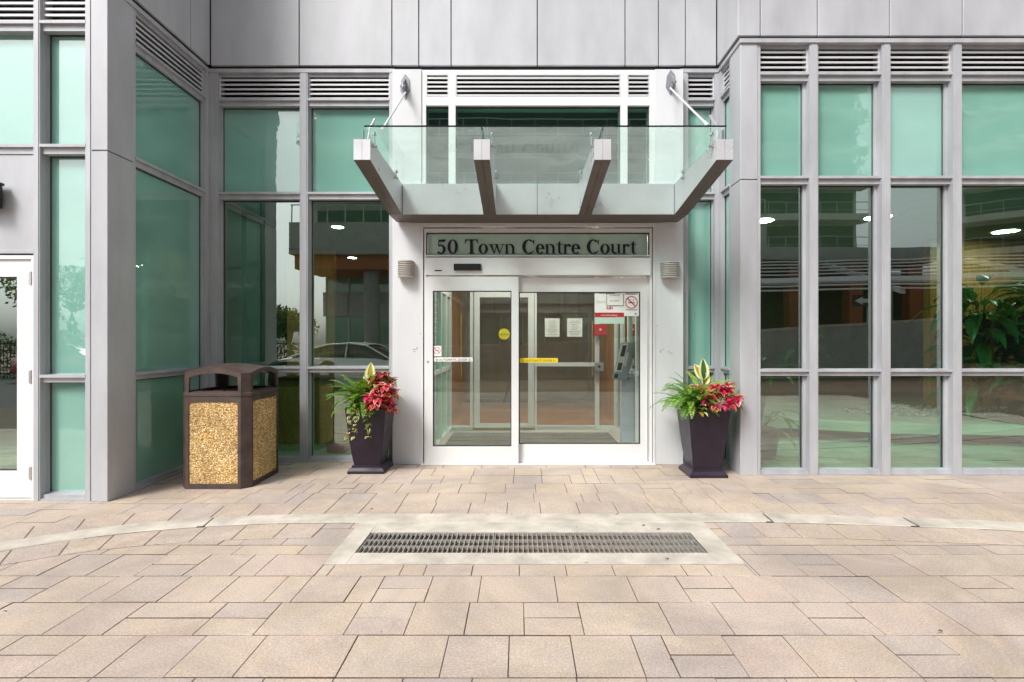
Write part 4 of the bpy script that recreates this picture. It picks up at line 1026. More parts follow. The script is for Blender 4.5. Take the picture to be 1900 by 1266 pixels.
# ------------------------------------------------------------------ waste bin
BX0,BX1,BY0,BY1=X(331,4.91),-2.605,4.91,5.60
Bn=thing('waste_bin','square brown waste bin with arched hood and yellow pebble aggregate panels','waste bin',((BX0+BX1)/2,(BY0+BY1)/2,0))
cx,cy=(BX0+BX1)/2,(BY0+BY1)/2; hx,hy=(BX1-BX0)/2,(BY1-BY0)/2
def octo(k,ch=.07,z=0): # chamfered square ring
    a,b=hx-k,hy-k; c=ch
    return [(cx-a+c,cy-b,z),(cx+a-c,cy-b,z),(cx+a,cy-b+c,z),(cx+a,cy+b-c,z),(cx+a-c,cy+b,z),(cx-a+c,cy+b,z),(cx-a,cy+b-c,z),(cx-a,cy-b+c,z)]
ZT=.885
m=MB()
# base plinth, corner posts, top rail
m.grid([octo(.0,.07,.0),octo(.0,.07,.045),octo(.014,.06,.05)],0,False,True)
m.grid([octo(.014,.06,ZT-.055),octo(.0,.07,ZT-.05),octo(.0,.07,ZT),octo(.02,.06,ZT+.002)],0,False,True)
for sx in (-1,1):
    for sy in (-1,1):
        c=.07; t=.028
        X1_,Y1_=cx+sx*hx,cy+sy*hy
        pts=[(X1_-sx*(c+t),Y1_),(X1_-sx*c,Y1_),(X1_,Y1_-sy*c),(X1_,Y1_-sy*(c+t)),(X1_-sx*.03,Y1_-sy*(c+t)),(X1_-sx*(c+t),Y1_-sy*.03)]
        m.prism(pts,'z',.045,ZT-.05)
part(m,'frame',M_['bin'],Bn)
def sidepanel(ax,sg):
    c=.098; m=MB(); half=(hx if ax=='y' else hy)-c; off=(hy if ax=='y' else hx)-.012
    if ax=='y': m.box(cx-half,cx+half,cy+sg*(off-.012),cy+sg*(off+.003),.045,ZT-.05,1)
    else: m.box(cx+sg*(off-.012),cx+sg*(off+.003),cy-half,cy+half,.045,ZT-.05,1)
    p_=.0140; nu=int(2*half/p_); nv=int((ZT-.1)/p_)
    for a in range(nu):
        for b in range(nv):
            u=-half+p_*(a+.5+.5*(b%2)*.8)+random.uniform(-.003,.003); v=.05+p_*(b+.5)+random.uniform(-.003,.003)
            if abs(u)>half-.004: continue
            r=random.uniform(.0062,.0088); q=random.uniform(0,6.28); h=random.uniform(.006,.011); k=random.uniform(.6,1)
            vs=[]
            for t in range(5): vs.append((u+r*math.cos(q+t*1.2566),.003,v+r*k*math.sin(q+t*1.2566)))
            vs.append((u+random.uniform(-.002,.002),h,v+random.uniform(-.002,.002)))
            W=[(cx+x,cy+sg*(off+y),z) if ax=='y' else (cx+sg*(off+y),cy+x,z) for x,y,z in vs]
            m.add(W,[(t,(t+1)%5,5) for t in range(5)],0,True)
    part(m,'aggregate_panel',[M_['agg'],M_['mortar']],Bn)
for ax in 'xy':
    for sg in (-1,1): sidepanel(ax,sg)
# hood
m=MB(); ZH0=ZT+.004; ZO0=.950; ZO1=1.10; ZC=1.112
m.grid([octo(-.004,.07,ZH0),octo(-.004,.07,ZH0+.03),octo(.003,.07,ZH0+.035),octo(.003,.07,ZO0-.03)],0,False,True)
def arch_side(ax,sg):
    half=(hx if ax=='y' else hy)-.0; n=16; c=.068
    def P(u,off,z):  # u in [-1,1] along the side
        if ax=='y': return (cx+u*(hx-c),cy+sg*(hy-.003-off),z)
        return (cx+sg*(hx-.003-off),cy+u*(hy-c),z)
    up=lambda u: ZC+.045*(1-u*u)
    o0=.90
    lo=lambda u: ZO0 if abs(u)<o0 else None
    us=[-1+2*i/n for i in range(n+1)]
    arch=lambda u: ZO1-.028+.04*(1-(u/o0)**2)
    uo=[-o0+2*o0*i/n for i in range(n+1)]
    for off in (0,.022):
        m.add([P(-1,off,ZO0-.03),P(-o0,off,ZO0-.03),P(-o0*.965,off,arch(-o0)),P(-o0*.965,off,up(-o0)),P(-1,off,up(-1))],[(0,1,2,3,4)])
        m.add([P(1,off,ZO0-.03),P(o0,off,ZO0-.03),P(o0*.965,off,arch(o0)),P(o0*.965,off,up(o0)),P(1,off,up(1))],[(0,1,2,3,4)])
        m.grid([[P(u*.965,off,arch(u)) for u in uo],[P(u*.965,off,up(u)) for u in uo]],0,False)
    m.grid([[P(u*.965,0,arch(u)) for u in uo],[P(u*.965,.022,arch(u)) for u in uo]],0,False)
    m.quad(P(-o0,0,ZO0-.03),P(-o0*.965,0,arch(-o0)),P(-o0*.965,.022,arch(-o0)),P(-o0,.022,ZO0-.03)); m.quad(P(o0,0,ZO0-.03),P(o0*.965,0,arch(o0)),P(o0*.965,.022,arch(o0)),P(o0,.022,ZO0-.03))
    # sloping sill of the mouth
    m.quad(P(-o0,-.002,ZO0-.03),P(o0,-.002,ZO0-.03),P(o0,.05,ZO0-.012),P(-o0,.05,ZO0-.012))
for ax in 'xy':
    for sg in (-1,1): arch_side(ax,sg)
for sx in (-1,1):   # corner faces of the hood
    for sy in (-1,1):
        a=(cx+sx*(hx-.003-.07),cy+sy*(hy-.003)); b=(cx+sx*(hx-.003),cy+sy*(hy-.003-.07)); 
        m.quad((a[0],a[1],ZO0-.03),(b[0],b[1],ZO0-.03),(b[0],b[1],ZC),(a[0],a[1],ZC))
# domed lid
rows=[]
for k in range(9):
    f=k/8; ringp=[]
    s_=1-f
    n=10
    base=[]
    o=octo(.003,.07,0)
    for i in range(8):
        p,q=o[i],o[(i+1)%8]; nn=n if i%2==0 else 3
        for j in range(nn):
            t=j/nn; x=p[0]+(q[0]-p[0])*t; y=p[1]+(q[1]-p[1])*t
            u=(2*t-1) if i%2==0 else 1
            base.append((x,y,ZC+(.045*(1-u*u) if i%2==0 else 0)))
    e=1.195
    rows.append([(cx+(x-cx)*s_,cy+(y-cy)*s_,z+(e-z)*(1-s_**1.7)) for x,y,z in base])
m.grid(rows,0,True,True)
part(m,'hood',M_['bin'],Bn)
m=MB(); m.add([(p[0],p[1],.80) for p in octo(.05,.06,0)],[tuple(range(8))]); part(m,'liner',M_['black'],Bn)
# ------------------------------------------------------------------ planters
def planter(xc, yc, label, topw=.435, h=.70):
    P=thing('planter',label,'planter',(xc,yc,0),'tall dark glazed planters beside the entrance')
    def sq(k,z,ins=0): 
        a=k/2; return [(-a,-a,z),(a,-a,z),(a,a,z),(-a,a,z)]
    m=MB()
    prof=[(.395,.0),(.395,.030),(.385,.034),(.345,.058),(.318,.066),(.310,.070)]
    m.grid([sq(k,z) for k,z in prof],0,False,True); m.build('plinth',M_['pot'],P,local=True,bevel=.003)
    m=MB(); n=9; rows=[sq(.318,.070),sq(.318,.082),sq(.285,.088)]
    for i in range(n+1):
        t=i/n; k=.285+(topw-.285)*(t**.80); rows.append(sq(k,.088+(h-.088-.0)*t))
    rows+= [sq(topw+.004,h),sq(topw-.034,h),sq(topw-.05,h-.06)]
    m.grid(rows,0,False,True); o=m.build('pot_body',M_['pot'],P,local=True)
    bm=bmesh.new(); bm.from_mesh(o.data)
    es=[e for e in bm.edges if abs(abs(e.verts[0].co.x)-abs(e.verts[0].co.y))<1e-5 and abs(abs(e.verts[1].co.x)-abs(e.verts[1].co.y))<1e-5 and e.verts[0].co.z>.085 and abs(e.verts[0].co.z-e.verts[1].co.z)>1e-4]
    bmesh.ops.bevel(bm,geom=es,offset=.006,segments=2,affect='EDGES'); bm.to_mesh(o.data); bm.free()
    m=MB(); nn=10; a=topw-.06
    m.grid([[(-a/2+a*i/nn,-a/2+a*j/nn,h-.045+random.uniform(-.006,.012)) for i in range(nn+1)] for j in range(nn+1)],0,False); m.build('soil',M_['soil'],P,local=True)
    return P
PLX,PLY=X(676,5.42),5.66; PRX,PRY=X(1319,5.26),5.50
planter(PLX,PLY,'tall dark purple square planter left of the entrance doors')
planter(PRX,PRY,'tall dark purple square planter right of the entrance doors')
ZS=.685
def leaf(mb, base, d, L, W, curl=.25, me=0, mc=0, edge=.55, n=6, up=Vector((0,0,1)), fold=.25, tip=1.0, wav=0):
    """pointed leaf: outer strips use material me, centre strips mc"""
    d=Vector(d).normalized(); s=d.cross(up); s = s.normalized() if s.length>1e-3 else Vector((1,0,0)); nrm=s.cross(d).normalized()
    rows=[]; p=Vector(base); ang=0
    dd=d.copy()
    for i in range(n+1):
        t=i/n; w=W*.5*(math.sin(math.pi*min(1,t**.75*.97+.03)))**.9 if t<1 else 0.0005
        f=fold*w; wv=wav*math.sin(t*19)*w
        rows.append([p-s*w+nrm*(f+wv), p-s*w*edge+nrm*f*edge, p, p+s*w*edge+nrm*f*edge, p+s*w+nrm*(f-wv)])
        dd=(dd-nrm*curl/n).normalized(); nrm=s.cross(dd).normalized(); p=p+dd*(L/n)
    vs=[q for r in rows for q in r]; b=len(mb.v); mb.v+= [tuple(q) for q in vs]
    for i in range(n):
        for j in range(4):
            mb.f.append([b+i*5+j,b+i*5+j+1,b+(i+1)*5+j+1,b+(i+1)*5+j]); mb.m.append(me if j in (0,3) else mc); mb.sm.append(True)
def rdir(az,el): return Vector((math.cos(az)*math.cos(el),math.sin(az)*math.cos(el),math.sin(el)))
def frond(mb,base,az,L,el=1.0,droop=1.6,m=0,leafl=.05,n=22,m2=0):
    p=Vector(base); pts=[p.copy()]; a=el
    sd=Vector((-math.sin(az),math.cos(az),0))
    for i in range(n):
        a-=droop/n*(0.5+i/n); d=rdir(az,a); p=p+d*(L/n); pts.append(p.copy())
        if i>1:
            t=i/n; ll=leafl*math.sin(math.pi*min(1,.12+t*.86))**.8
            nr=sd.cross(d).normalized()
            for sg in (-1,1):
                dd=(sd*sg*1.0+d*.45-nr*.0+Vector((0,0,random.uniform(-.25,.1)))).normalized()
                w=d*(L/n*.42)
                tip=p+dd*ll; mid=p+dd*ll*.5
                mb.add([p-w*.4,mid-w,tip,mid+w],[(0,1,2,3)],random.choice((m,m,m2)),False)
    mb.tube(pts,[.0022]*len(pts),4,m,False)
def plant(label,cat,name,x,y,z,mats,fn,group=None):
    T_=thing(name,label,cat,(x,y,z),group); T_.scale=(1.38,1.38,1.45); m=MB(); fn(m); m.build('foliage',mats,T_,local=True); return T_
def ferns(seed,azs,Lr=(.30,.42),n=16,leafl=.042):
    def f(m):
        random.seed(seed)
        for i in range(n):
            az=random.uniform(*azs); frond(m,(random.uniform(-.03,.03),random.uniform(-.03,.03),0),az,random.uniform(*Lr),random.uniform(.55,1.5),random.uniform(.9,2.0),0,random.uniform(.8,1.15)*leafl,22,random.choice((0,1)))
    return f
FM=[M_['fern'],M_['lime'],M_['dkleaf']]
def croton(seed,big,n=9):
    def f(m):
        random.seed(seed)
        for (az,el,L,W,h) in big:
            b=Vector((0,0,h)); m.tube([(0,0,0),b],.005,5,1,False)
            leaf(m,b,rdir(az,el),L,W,.25,0,1 if random.random()<.35 else 2,.5,8,fold=.25,wav=.05,up=Vector((0,-1,.2)))
        for i in range(n):
            az=random.uniform(0,6.28); b=Vector((random.uniform(-.03,.03),random.uniform(-.03,.03),random.uniform(.04,.16)))
            leaf(m,b,rdir(az,random.uniform(.1,.9)),random.uniform(.08,.13),random.uniform(.04,.06),.6,0,random.choice((1,2,3)),.5)
    return f
CM=[M_['cream'],M_['leafy'],M_['dkleaf'],M_['fern'],M_['plum']]
def coleus(seed,centres,mats=None,L=.07,k=18):
    def f(m):
        random.seed(seed)
        for (x,y,z,r) in centres:
            m.tube([(x*.3,y*.3,0),(x,y,z)],.004,5,3,False)
            for i in range(k):
                az=6.283*i/k+random.uniform(-.3,.3); el=random.uniform(-.35,1.0)
                o=rdir(az,el)*.012*random.random()
                LL=L*r*random.uniform(.7,1.2)
                leaf(m,(x+o.x,y+o.y,z+o.z),rdir(az,el),LL,LL*.58,.9,random.choice((0,1,2,2)),random.choice((2,2,2,4)),.62,5,fold=.3)
    return f
CL=[M_['cream'],M_['lime'],M_['pink'],M_['fern'],M_['crim']]
def trail(seed,n=26,drop=.2,sx=.1):
    def f(m):
        random.seed(seed)
        for s_ in range(3):
            p=Vector((random.uniform(-sx,sx),0,.02)); pts=[p.copy()]; v=Vector((random.uniform(-.3,.3),-1,.35))
            for i in range(10):
                v=(v+Vector((random.uniform(-.2,.2),0,-.34))).normalized(); p=p+v*(drop+.1)/9; pts.append(p.copy())
                if i>0:
                    for q in range(2): leaf(m,p,rdir(random.uniform(-2.8,-.3),random.uniform(-.6,.6)),random.uniform(.028,.045),.026,.4,random.choice((0,1)),random.choice((2,1)),.6,4)
            m.tube(pts,.002,4,2,False)
    return f
def mound(seed,n,rx,ry,rz,mm,L=(.05,.09)):
    def f(m):
        random.seed(seed)
        for i in range(n):
            az=random.uniform(0,6.28); el=random.uniform(-.1,1.3); d=rdir(az,el); b=Vector((d.x*rx*random.uniform(.3,.8),d.y*ry*random.uniform(.3,.8),.02+d.z*rz*random.uniform(.3,.9)))
            l_=random.uniform(*L); leaf(m,b,(d+Vector((0,-.2,.1))).normalized(),l_,l_*.42,.7,random.choice(mm),random.choice(mm),.5,5)
    return f
# left planter
gl='plants in the left planter'; gr='plants in the right planter'
plant('green fern spilling over the left side of the left planter','fern','fern',PLX-.05,PLY-.06,ZS,FM,ferns(3,(1.6,4.9),(.22,.36),42),None)
plant('tall cream and yellow leaf standing up from the middle of the left planter','croton','croton',PLX+.0,PLY-.03,ZS,CM,croton(4,[(1.6,1.5,.15,.085,.20),(.9,1.3,.12,.075,.15),(2.6,.9,.12,.075,.16)],12),None)
plant('dusty plum leafed coleus behind the red leaves in the left planter','coleus','plum_coleus',PLX+.10,PLY,ZS,[M_['plum'],M_['cream'],M_['crim'],M_['dkleaf'],M_['fern']],
      (lambda f: f)(lambda m:(random.seed(9),[coleus(90+i,[c],L=.075)(m) for i,c in enumerate([(-.02,-.05,.22,1),(.05,-.08,.25,1),(.08,-.02,.21,1),(.02,-.1,.18,1),(-.07,-.06,.19,.9)])])))
plant('magenta and crimson coleus at the right of the left planter','coleus','red_coleus',PLX+.13,PLY-.10,ZS,CL,coleus(12,[(-.05,-.13,.10,1.0),(-.02,-.15,.04,.95),(.06,-.08,.17,1.2),(.10,-.03,.12,1.15),(.02,-.14,.10,1.1),(.05,-.04,.13,1.1),(.08,-.10,.09,1.05),(.0,-.09,.14,1),(.07,-.02,.04,1),(.02,-.13,.05,1),(.10,-.05,.0,.95)]),None)
plant('bushy dark green and yellow foliage in the middle of the left planter','foliage plant','foliage_plant',PLX-.03,PLY-.10,ZS-.02,CM,mound(15,260,.19,.19,.24,(2,3,3,1,3),(.05,.09)),None)
plant('cream edged ivy trailing over the front rim of the left planter','ivy','trailing_ivy',PLX-.0,PLY-.20,ZS+.03,CM,trail(21,drop=.16,sx=.07),None)
plant('lime fern fronds at the back of the left planter','fern','fern',PLX+.03,PLY+.04,ZS+.03,[M_['lime'],M_['fern'],M_['lime']],ferns(8,(.4,3.0),(.18,.28),18,.04),None)
# right planter
plant('large green fern arching over the left side of the right planter','fern','fern',PRX-.10,PRY-.04,ZS,FM,ferns(33,(1.5,4.9),(.24,.38),48),None)
plant('lime green fern fanning over the back right of the right planter','fern','fern',PRX+.05,PRY+.05,ZS+.06,[M_['lime'],M_['lime'],M_['fern']],ferns(35,(-1.2,2.2),(.22,.32),26,.045),None)
plant('pair of upright cream and green leaves at the top of the right planter','croton','croton',PRX+.02,PRY+.02,ZS,CM,croton(41,[(1.2,1.42,.17,.085,.22),(2.5,1.05,.14,.08,.22),(.6,1.1,.13,.07,.18)],8),None)
plant('magenta coleus with cream edged leaves filling the right planter','coleus','red_coleus',PRX+.05,PRY-.12,ZS,CL,coleus(44,[(-.12,-.05,.17,1.15),(-.06,-.10,.11,1.05),(.02,-.06,.17,1.1),(.09,-.04,.15,1.2),(.15,-.08,.10,1.15),(.08,-.12,.06,1.1),(-.02,-.13,.05,1),(.17,-.02,.06,1.0),(.0,-.04,.11,1.1),(.12,.0,.18,1.0)],k=16),None)
plant('cream striped foliage at the front left of the right planter','foliage plant','foliage_plant',PRX-.10,PRY-.13,ZS-.02,CM,mound(47,130,.14,.12,.13,(2,3,0,1)),None)
m=MB(); m.box(PRX+.04,PRX+.085,PRY-.235,PRY-.232,ZS+.02,ZS+.09); tag(m.build('plant_tag',M_['paper']),'white plant tag stuck among the red leaves of the right planter','plant tag')
# ------------------------------------------------------------------ lobby plants
def bigplant(x,y,label,seed,h=1.6,n=34,L=.45,W=.13,z=0,pot=True):
    T_=thing('lobby_plant',label,'plant',(x,y,z)); random.seed(seed)
    m=MB(); 
    for i in range(n):
        az=random.uniform(0,6.28); hh=h*random.uniform(.25,1.0); el=random.uniform(-.2,1.0)
        b=Vector((math.cos(az)*.06,math.sin(az)*.06,hh*.8)); e=b+rdir(az,el+.3)*.22
        m.tube([(0,0,hh*.3),b,e],.006,4,0,False)
        leaf(m,e,rdir(az,el-.2),L*random.uniform(.7,1.2),W*random.uniform(.7,1.2),1.0,0,0,.5,7)
    m.build('foliage',[M_['leafin']],T_,local=True)
    if pot:
        m=MB(); m.tube([(0,0,0),(0,0,.02),(0,0,.34),(0,0,.36)],[.15,.16,.21,.20],20); m.build('plant_pot',M_['pot'],T_,local=True)
bigplant(6.75,7.5,'leafy green plant on the platform in front of the wooden column',51,2.2,130,.6,.15,.30,False)
bigplant(7.6,7.4,'second leafy plant on the platform at the right edge',52,2.2,130,.6,.15,.30,False)
bigplant(2.95,6.25,'drooping pale leafed plant behind the first window of the right wing',53,1.25,26,.34,.08)
bigplant(7.0,6.9,'low leafy plant at the front of the platform near the right edge',57,1.0,80,.46,.15,.30,False)
bigplant(5.3,9.6,'dark leafy plant on the platform near the far wall',54,1.4,30,.4,.12,.30,False)
# ------------------------------------------------------------------ what stands across the forecourt (the glass mirrors it)
def env_building(name,label,x0,x1,y,floors,h0,fh,soffit,seed=1,slabproj=1.4,yw=0,balc=True):
    T_=thing(name,label,'building',((x0+x1)/2,y,0)); top_=h0+floors*fh
    m=MB(); m.box(x0,x1,y-9,y,h0,top_,0); m.box(x0+.2,x1-.2,y-9,y-1.8,0,h0,2)
    m.build('wall',[M_['fascia'],M_['dark'],M_['teal']],T_)if False else part(m,'wall',[M_['slab'],M_['dark'],M_['frost']],T_)
    m=MB()
    nb=int((x1-x0)/1.35)
    for k in range(nb+1):
        x=x0+.2+(x1-x0-.4)*k/nb; m.box(x-.04,x+.04,y-1.8,y-1.7,0,h0)
    for zz in (.1,1.1,3.0): 
        if zz<h0: m.box(x0+.2,x1-.2,y-1.79,y-1.72,zz,zz+.07)
    part(m,'ground_floor_framing',M_['white'],T_)
    if balc:
        m=MB(); w=MB(); r_=MB()
        for f in range(floors):
            z=h0+f*fh
            m.box(x0-.3,x1+.3,y,y+slabproj,z-.02,z+.42)
            w.box(x0+.3,x1-.3,y+.002,y+.02,z+.5,z+fh-.35)
            r_.box(x0-.25,x1+.25,y+slabproj-.06,y+slabproj-.02,z+1.42,z+1.47); r_.box(x0-.25,x1+.25,y+slabproj-.06,y+slabproj-.02,z+.55,z+.58)
            n=int((x1-x0)/1.3)
            for k in range(n+1): q=x0-.25+(x1-x0+.5)*k/n; r_.box(q-.02,q+.02,y+slabproj-.06,y+slabproj-.02,z+.42,z+1.42)
        part(m,'balcony_slab',M_['slab'],T_); part(w,'window_band',M_['teal'],T_); part(r_,'balcony_rail',M_['metal'],T_)
    return T_
E1=env_building('terrace_block','pale block with balconies across the forecourt, mirrored in the glass',-12.6,13,-19,4,6.6,3.1,True)
m=MB()
for x in (-8.6,-3,3,9): m.tube([(x,-17.6,0),(x,-17.6,6.6)],.45,20)
part(m,'column',M_['concrete2'],E1)
m=MB(); m.box(-12.7,13.1,-20.6,-16.8,5.5,6.3); part(m,'soffit',M_['wall_red'],E1)
m=MB(); m.box(-12.9,13.3,-20.6,-16.5,6.303,8.1); part(m,'parapet',M_['concrete2'],E1)
m=MB(); m.box(-12.85,13.25,-16.58,-16.53,9.0,9.05)
for k in range(27): m.box(-12.8+k,-12.75+k,-16.58,-16.53,8.1,9.0)
part(m,'balcony_rail',M_['metal'],E1)
m=MB(); m.box(-12.6,13,-20.78,-20.68,3.0,4.5); part(m,'wall_panel',M_['fascia'],E1)
m=MB()
for k in range(19): m.box(-12.4+1.35*k,-12.36+1.35*k,-20.67,-20.66,3.0,4.5)
part(m,'panel_joint',M_['seam'],E1)
# residential tower: parallel front with balconies, and a wing swung towards the forecourt
def tower(name,label,x,y,rz,w,floors,fh=3.05,dep=12,h0=.0):
    T_=thing(name,label,'building',(x,y,0),None,rz)
    m=MB(); m.box(0,w,-dep,0,0,floors*fh); m.build('wall',M_['slab'],T_,local=True)
    m=MB(); wn=MB(); r_=MB()
    for f in range(1,floors):
        z=f*fh
        n=16; pts=[(-.6,0),(w+.4,0),(w+.4,1.9)]
        # rounded end
        for i in range(n+1):
            a=math.pi/2+math.pi/2*i/n; pts.append((1.4+2.0*math.cos(a),1.9*math.sin(a)))
        m.prism(pts,'z',z-.1,z+.45)
        wn.box(.5,w-.3,.002,.03,z+.5,z+fh-.25)
        pp=[(p[0],p[1],z+1.45) for p in pts[2:]]; r_.tube(pp,.035,5)
        pp2=[(p[0],p[1],z+.75) for p in pts[2:]]; r_.tube(pp2,.02,4)
        for k in range(int(w/1.5)): q=w-k*1.5; r_.box(q-.025,q+.025,1.85,1.9,z+.45,z+1.45)
    m.build('balcony_slab',M_['slab'],T_,local=True); wn.build('window_band',M_['teal'],T_,local=True); r_.build('balcony_rail',M_['metal'],T_,local=True)
    return T_
tower('residential_tower','tall residential tower with straight balconies, mirrored in the right windows',18,-36,0,13,9)
tower('residential_tower','angled residential tower wing with round ended balconies, mirrored in the right windows',41,-37,R(38),18,9)
# concrete ramp wall
RW=MB()
RW.hexa([(-3.1,-6.9,0),(17,-9.2,0),(17,-9.5,0),(-3.1,-7.2,0),(-3.1,-6.9,1.02),(17,-9.2,2.25),(17,-9.5,2.25),(-3.1,-7.2,1.02)])
RW.hexa([(-3.1,-6.87,1.023),(17,-9.17,2.253),(17,-9.53,2.253),(-3.1,-7.23,1.023),(-3.1,-6.87,1.12),(17,-9.17,2.35),(17,-9.53,2.35),(-3.1,-7.23,1.12)],1)
tag(RW.build('ramp_wall',[M_['concrete2'],M_['concrete']]),'low grey concrete ramp wall with pale coping across the forecourt','wall')
# drive lane
m=MB(); m.quad((-60,-14.5,-.022),(-3.4,-14.5,-.022),(-3.4,-1.2,-.022),(-60,-6,-.022)); struct(m.build('driveway',M_['asphalt']))
# pergola over the ramp
Pg=thing('pergola','white slatted pergola above the ramp, mirrored in the right windows','pergola',(13,-12,0))
m=MB()
for x,y in ((8.2,-11.9),(15.6,-10.6),(22,-9.3)): m.tube([(x,y,0),(x,y,3.9)],.12,12)
part(m,'post',M_['metal'],Pg)
def bar(mb,a,b,w,h):
    a=Vector(a); b=Vector(b); s_=(b-a).cross(Vector((0,0,1))).normalized()*w/2; u=Vector((0,0,h))
    mb.hexa([a-s_,b-s_,b+s_,a+s_,a-s_+u,b-s_+u,b+s_+u,a+s_+u])
m=MB(); bar(m,(5.5,-12.4,3.85),(25,-9.0,3.95),.25,.28)
for x,y in ((8.2,-11.9),(15.6,-10.6),(22,-9.3)): bar(m,(x-.3,y+1.2,3.3),(x+.4,y-5.4,5.4),.18,.22)
part(m,'beam',M_['white'],Pg)
m=MB()
for k in range(9): bar(m,(5.2,-11.1-.62*k,3.45+.23*k),(25.2,-7.6-.62*k,3.55+.23*k),.2,.06)
part(m,'slat',M_['white'],Pg)
Uc=thing('undercroft','dark parking undercroft with red brown columns behind the pergola, mirrored in the right windows','building',(14,-20,0))
m=MB(); m.box(6,34,-21,-20.7,0,5.6); part(m,'back_wall',M_['dark'],Uc)
m=MB(); m.box(6,22,-21,-15.5,5.61,6.3); part(m,'parapet',M_['concrete2'],Uc)
for x in (8.5,14.2,17.4,20.6):
    m=MB(); m.box(x,x+.7,-16.6,-16,0,5.6); part(m,'column',M_['wall_red'],Uc)
# cars
def car(name,label,x,y,rz,paint,L=4.6,Wd=1.8,Hh=1.36):
    T_=thing(name,label,'car',(x,y,0),None,rz)
    body=[(-.5,.32),(-.5,.62),(-.485,.80),(-.36,.92),(-.30,.95)]
    # side profile (x as fraction of length from rear to front)
    prof=[(-.495,.35),(-.50,.60),(-.49,.86),(-.40,.95),(-.30,.975),(-.18,.955),(.0,.94),(.17,.92),(.33,.83),(.45,.72),(.495,.58),(.50,.36)]
    m=MB(); rows=[]
    for s_,in_ in ((-1,.0),(-.96,.0),(-.55,.0),(.55,0),(.96,0),(1,0)):
        pass
    n=len(prof)
    def section(px_,zt):
        w=Wd/2*(1-.10*abs(px_*2)**4)
        zb=.28
        return [(px_*L,-w*.94,zb),(px_*L,-w,zb+.12),(px_*L,-w,(zb+zt)/2),(px_*L,-w*.95,zt-.05),(px_*L,-w*.80,zt),(px_*L,0,zt+.02),(px_*L,w*.80,zt),(px_*L,w*.95,zt-.05),(px_*L,w,(zb+zt)/2),(px_*L,w,zb+.12),(px_*L,w*.94,zb)]
    m.grid([section(a,b) for a,b in prof],0,True)
    m.add(section(*prof[0]),[tuple(range(11))]); m.add(section(*prof[-1]),[tuple(range(11))])
    m.build('body',paint,T_,local=True)
    # glasshouse
    gp=[(-.40,.93),(-.28,1.20),(-.17,1.33),(-.03,1.355),(.08,1.29),(.24,.92)]
    m=MB(); rows=[]
    for a,b in gp:
        k=(b-.92)/.45; w=Wd/2*(.93-.22*k); z=b*Hh/1.36
        rows.append([(a*L,-w*1.0,.90),(a*L,-w,z-.03),(a*L,-w*.86,z),(a*L,0,z+.015),(a*L,w*.86,z),(a*L,w,z-.03),(a*L,w,.90)])
    m.grid(rows,0,True); m.build('windows',M_['darkglass'],T_,local=True)
    m=MB()
    rr=[]
    for a,b in [(-.30,1.185),(-.17,1.335),(-.03,1.36),(.09,1.29)]:
        k=(b-.92)/.45; w=Wd/2*(.93-.22*k)*.95; z=b*Hh/1.36+.012; rr.append([(a*L,-w*1.0,z-.045),(a*L,-w*.88,z),(a*L,0,z+.018),(a*L,w*.88,z),(a*L,w,z-.045)])
    m.grid(rr,0,True)
    for sg in (-1,1):
        for a0,b0,a1,b1 in ((-.41,.93,-.27,1.2),(-.27,1.2,-.16,1.33),(-.16,1.33,-.02,1.355),(-.02,1.355,.09,1.285),(.09,1.285,.25,.91),(-.03,.93,-.035,1.34)):
            f=lambda a,b:(a*L,sg*(Wd/2*(.945-.22*(b-.92)/.45)),b*Hh/1.36); m.tube([f(a0,b0),f(a1,b1)],.022,5)
    m.build('roof',paint,T_,local=True)
    for wx in (-.31,.31):
        for sg in (-1,1):
            m=MB(); yy=sg*(Wd/2-.02); c=(wx*L,0,.32)
            m.tube([(wx*L,yy-sg*.2,.32),(wx*L,yy+sg*.012,.32)],.32,26); wheel=m.build('tyre',M_['tyre'],T_,local=True)
            m=MB(); m.tube([(wx*L,yy+sg*.0,.32),(wx*L,yy+sg*.022,.32)],.20,20)
            m.build('rim',M_['steel'],T_,local=True)
    for sg in (-1,1):
        m=MB(); m.box(.465*L,.49*L,sg*.5-.16,sg*.5+.16,.56,.66); m.build('headlight',M_['white'],T_,local=True)
        m=MB(); m.box(-.50*L,-.485*L,sg*.6-.16,sg*.6+.16,.66,.78); m.build('tail_light',M_['red'],T_,local=True)
    return T_
car('parked_car','silver sedan parked on the drive, mirrored in the windows left of the doors',-4.9,-3.6,R(3),M_['carpaint'])
car('parked_car','red car parked beyond the ramp wall, mirrored in the right windows',12.5,-14.2,R(5),M_['redcar'])
car('parked_car','dark red hatchback parked far left, mirrored in the side door',-15.5,-9,R(10),M_['redcar'],4.2)
# street sign post, tripod
Sg=thing('sign_post','grey street post with stacked white arrow plates, mirrored in the window left of the portal','sign post',(-3.2,-7.6,0))
m=MB(); m.tube([(-3.2,-7.6,0),(-3.2,-7.6,4.6)],.05,10); part(m,'post',M_['grey'],Sg); m=MB(); m.box(-4.1,-2.4,-7.66,-7.6,4.3,4.6); part(m,'cross_arm',M_['grey'],Sg)
for k,z in enumerate((2.9,2.4,2.05,1.7)):
    m=MB(); m.box(-3.32,-3.08,-7.54,-7.52,z-.15,z+.13); m.box(-3.27,-3.13,-7.519,-7.515,z-.09,z+.06,1); part(m,'sign_plate',[M_['paper'],M_['ink']],Sg)
Ar=thing('arrow_sign','white arrow sign pointing left on a post, mirrored in the right windows','sign',(14.6,-10.2,0))
m=MB(); m.tube([(14.6,-10.45,0),(14.6,-10.45,3.4)],.05,8); part(m,'post',M_['metal'],Ar)
m=MB(); m.box(13.9,15.3,-10.38,-10.35,2.85,3.35,1)
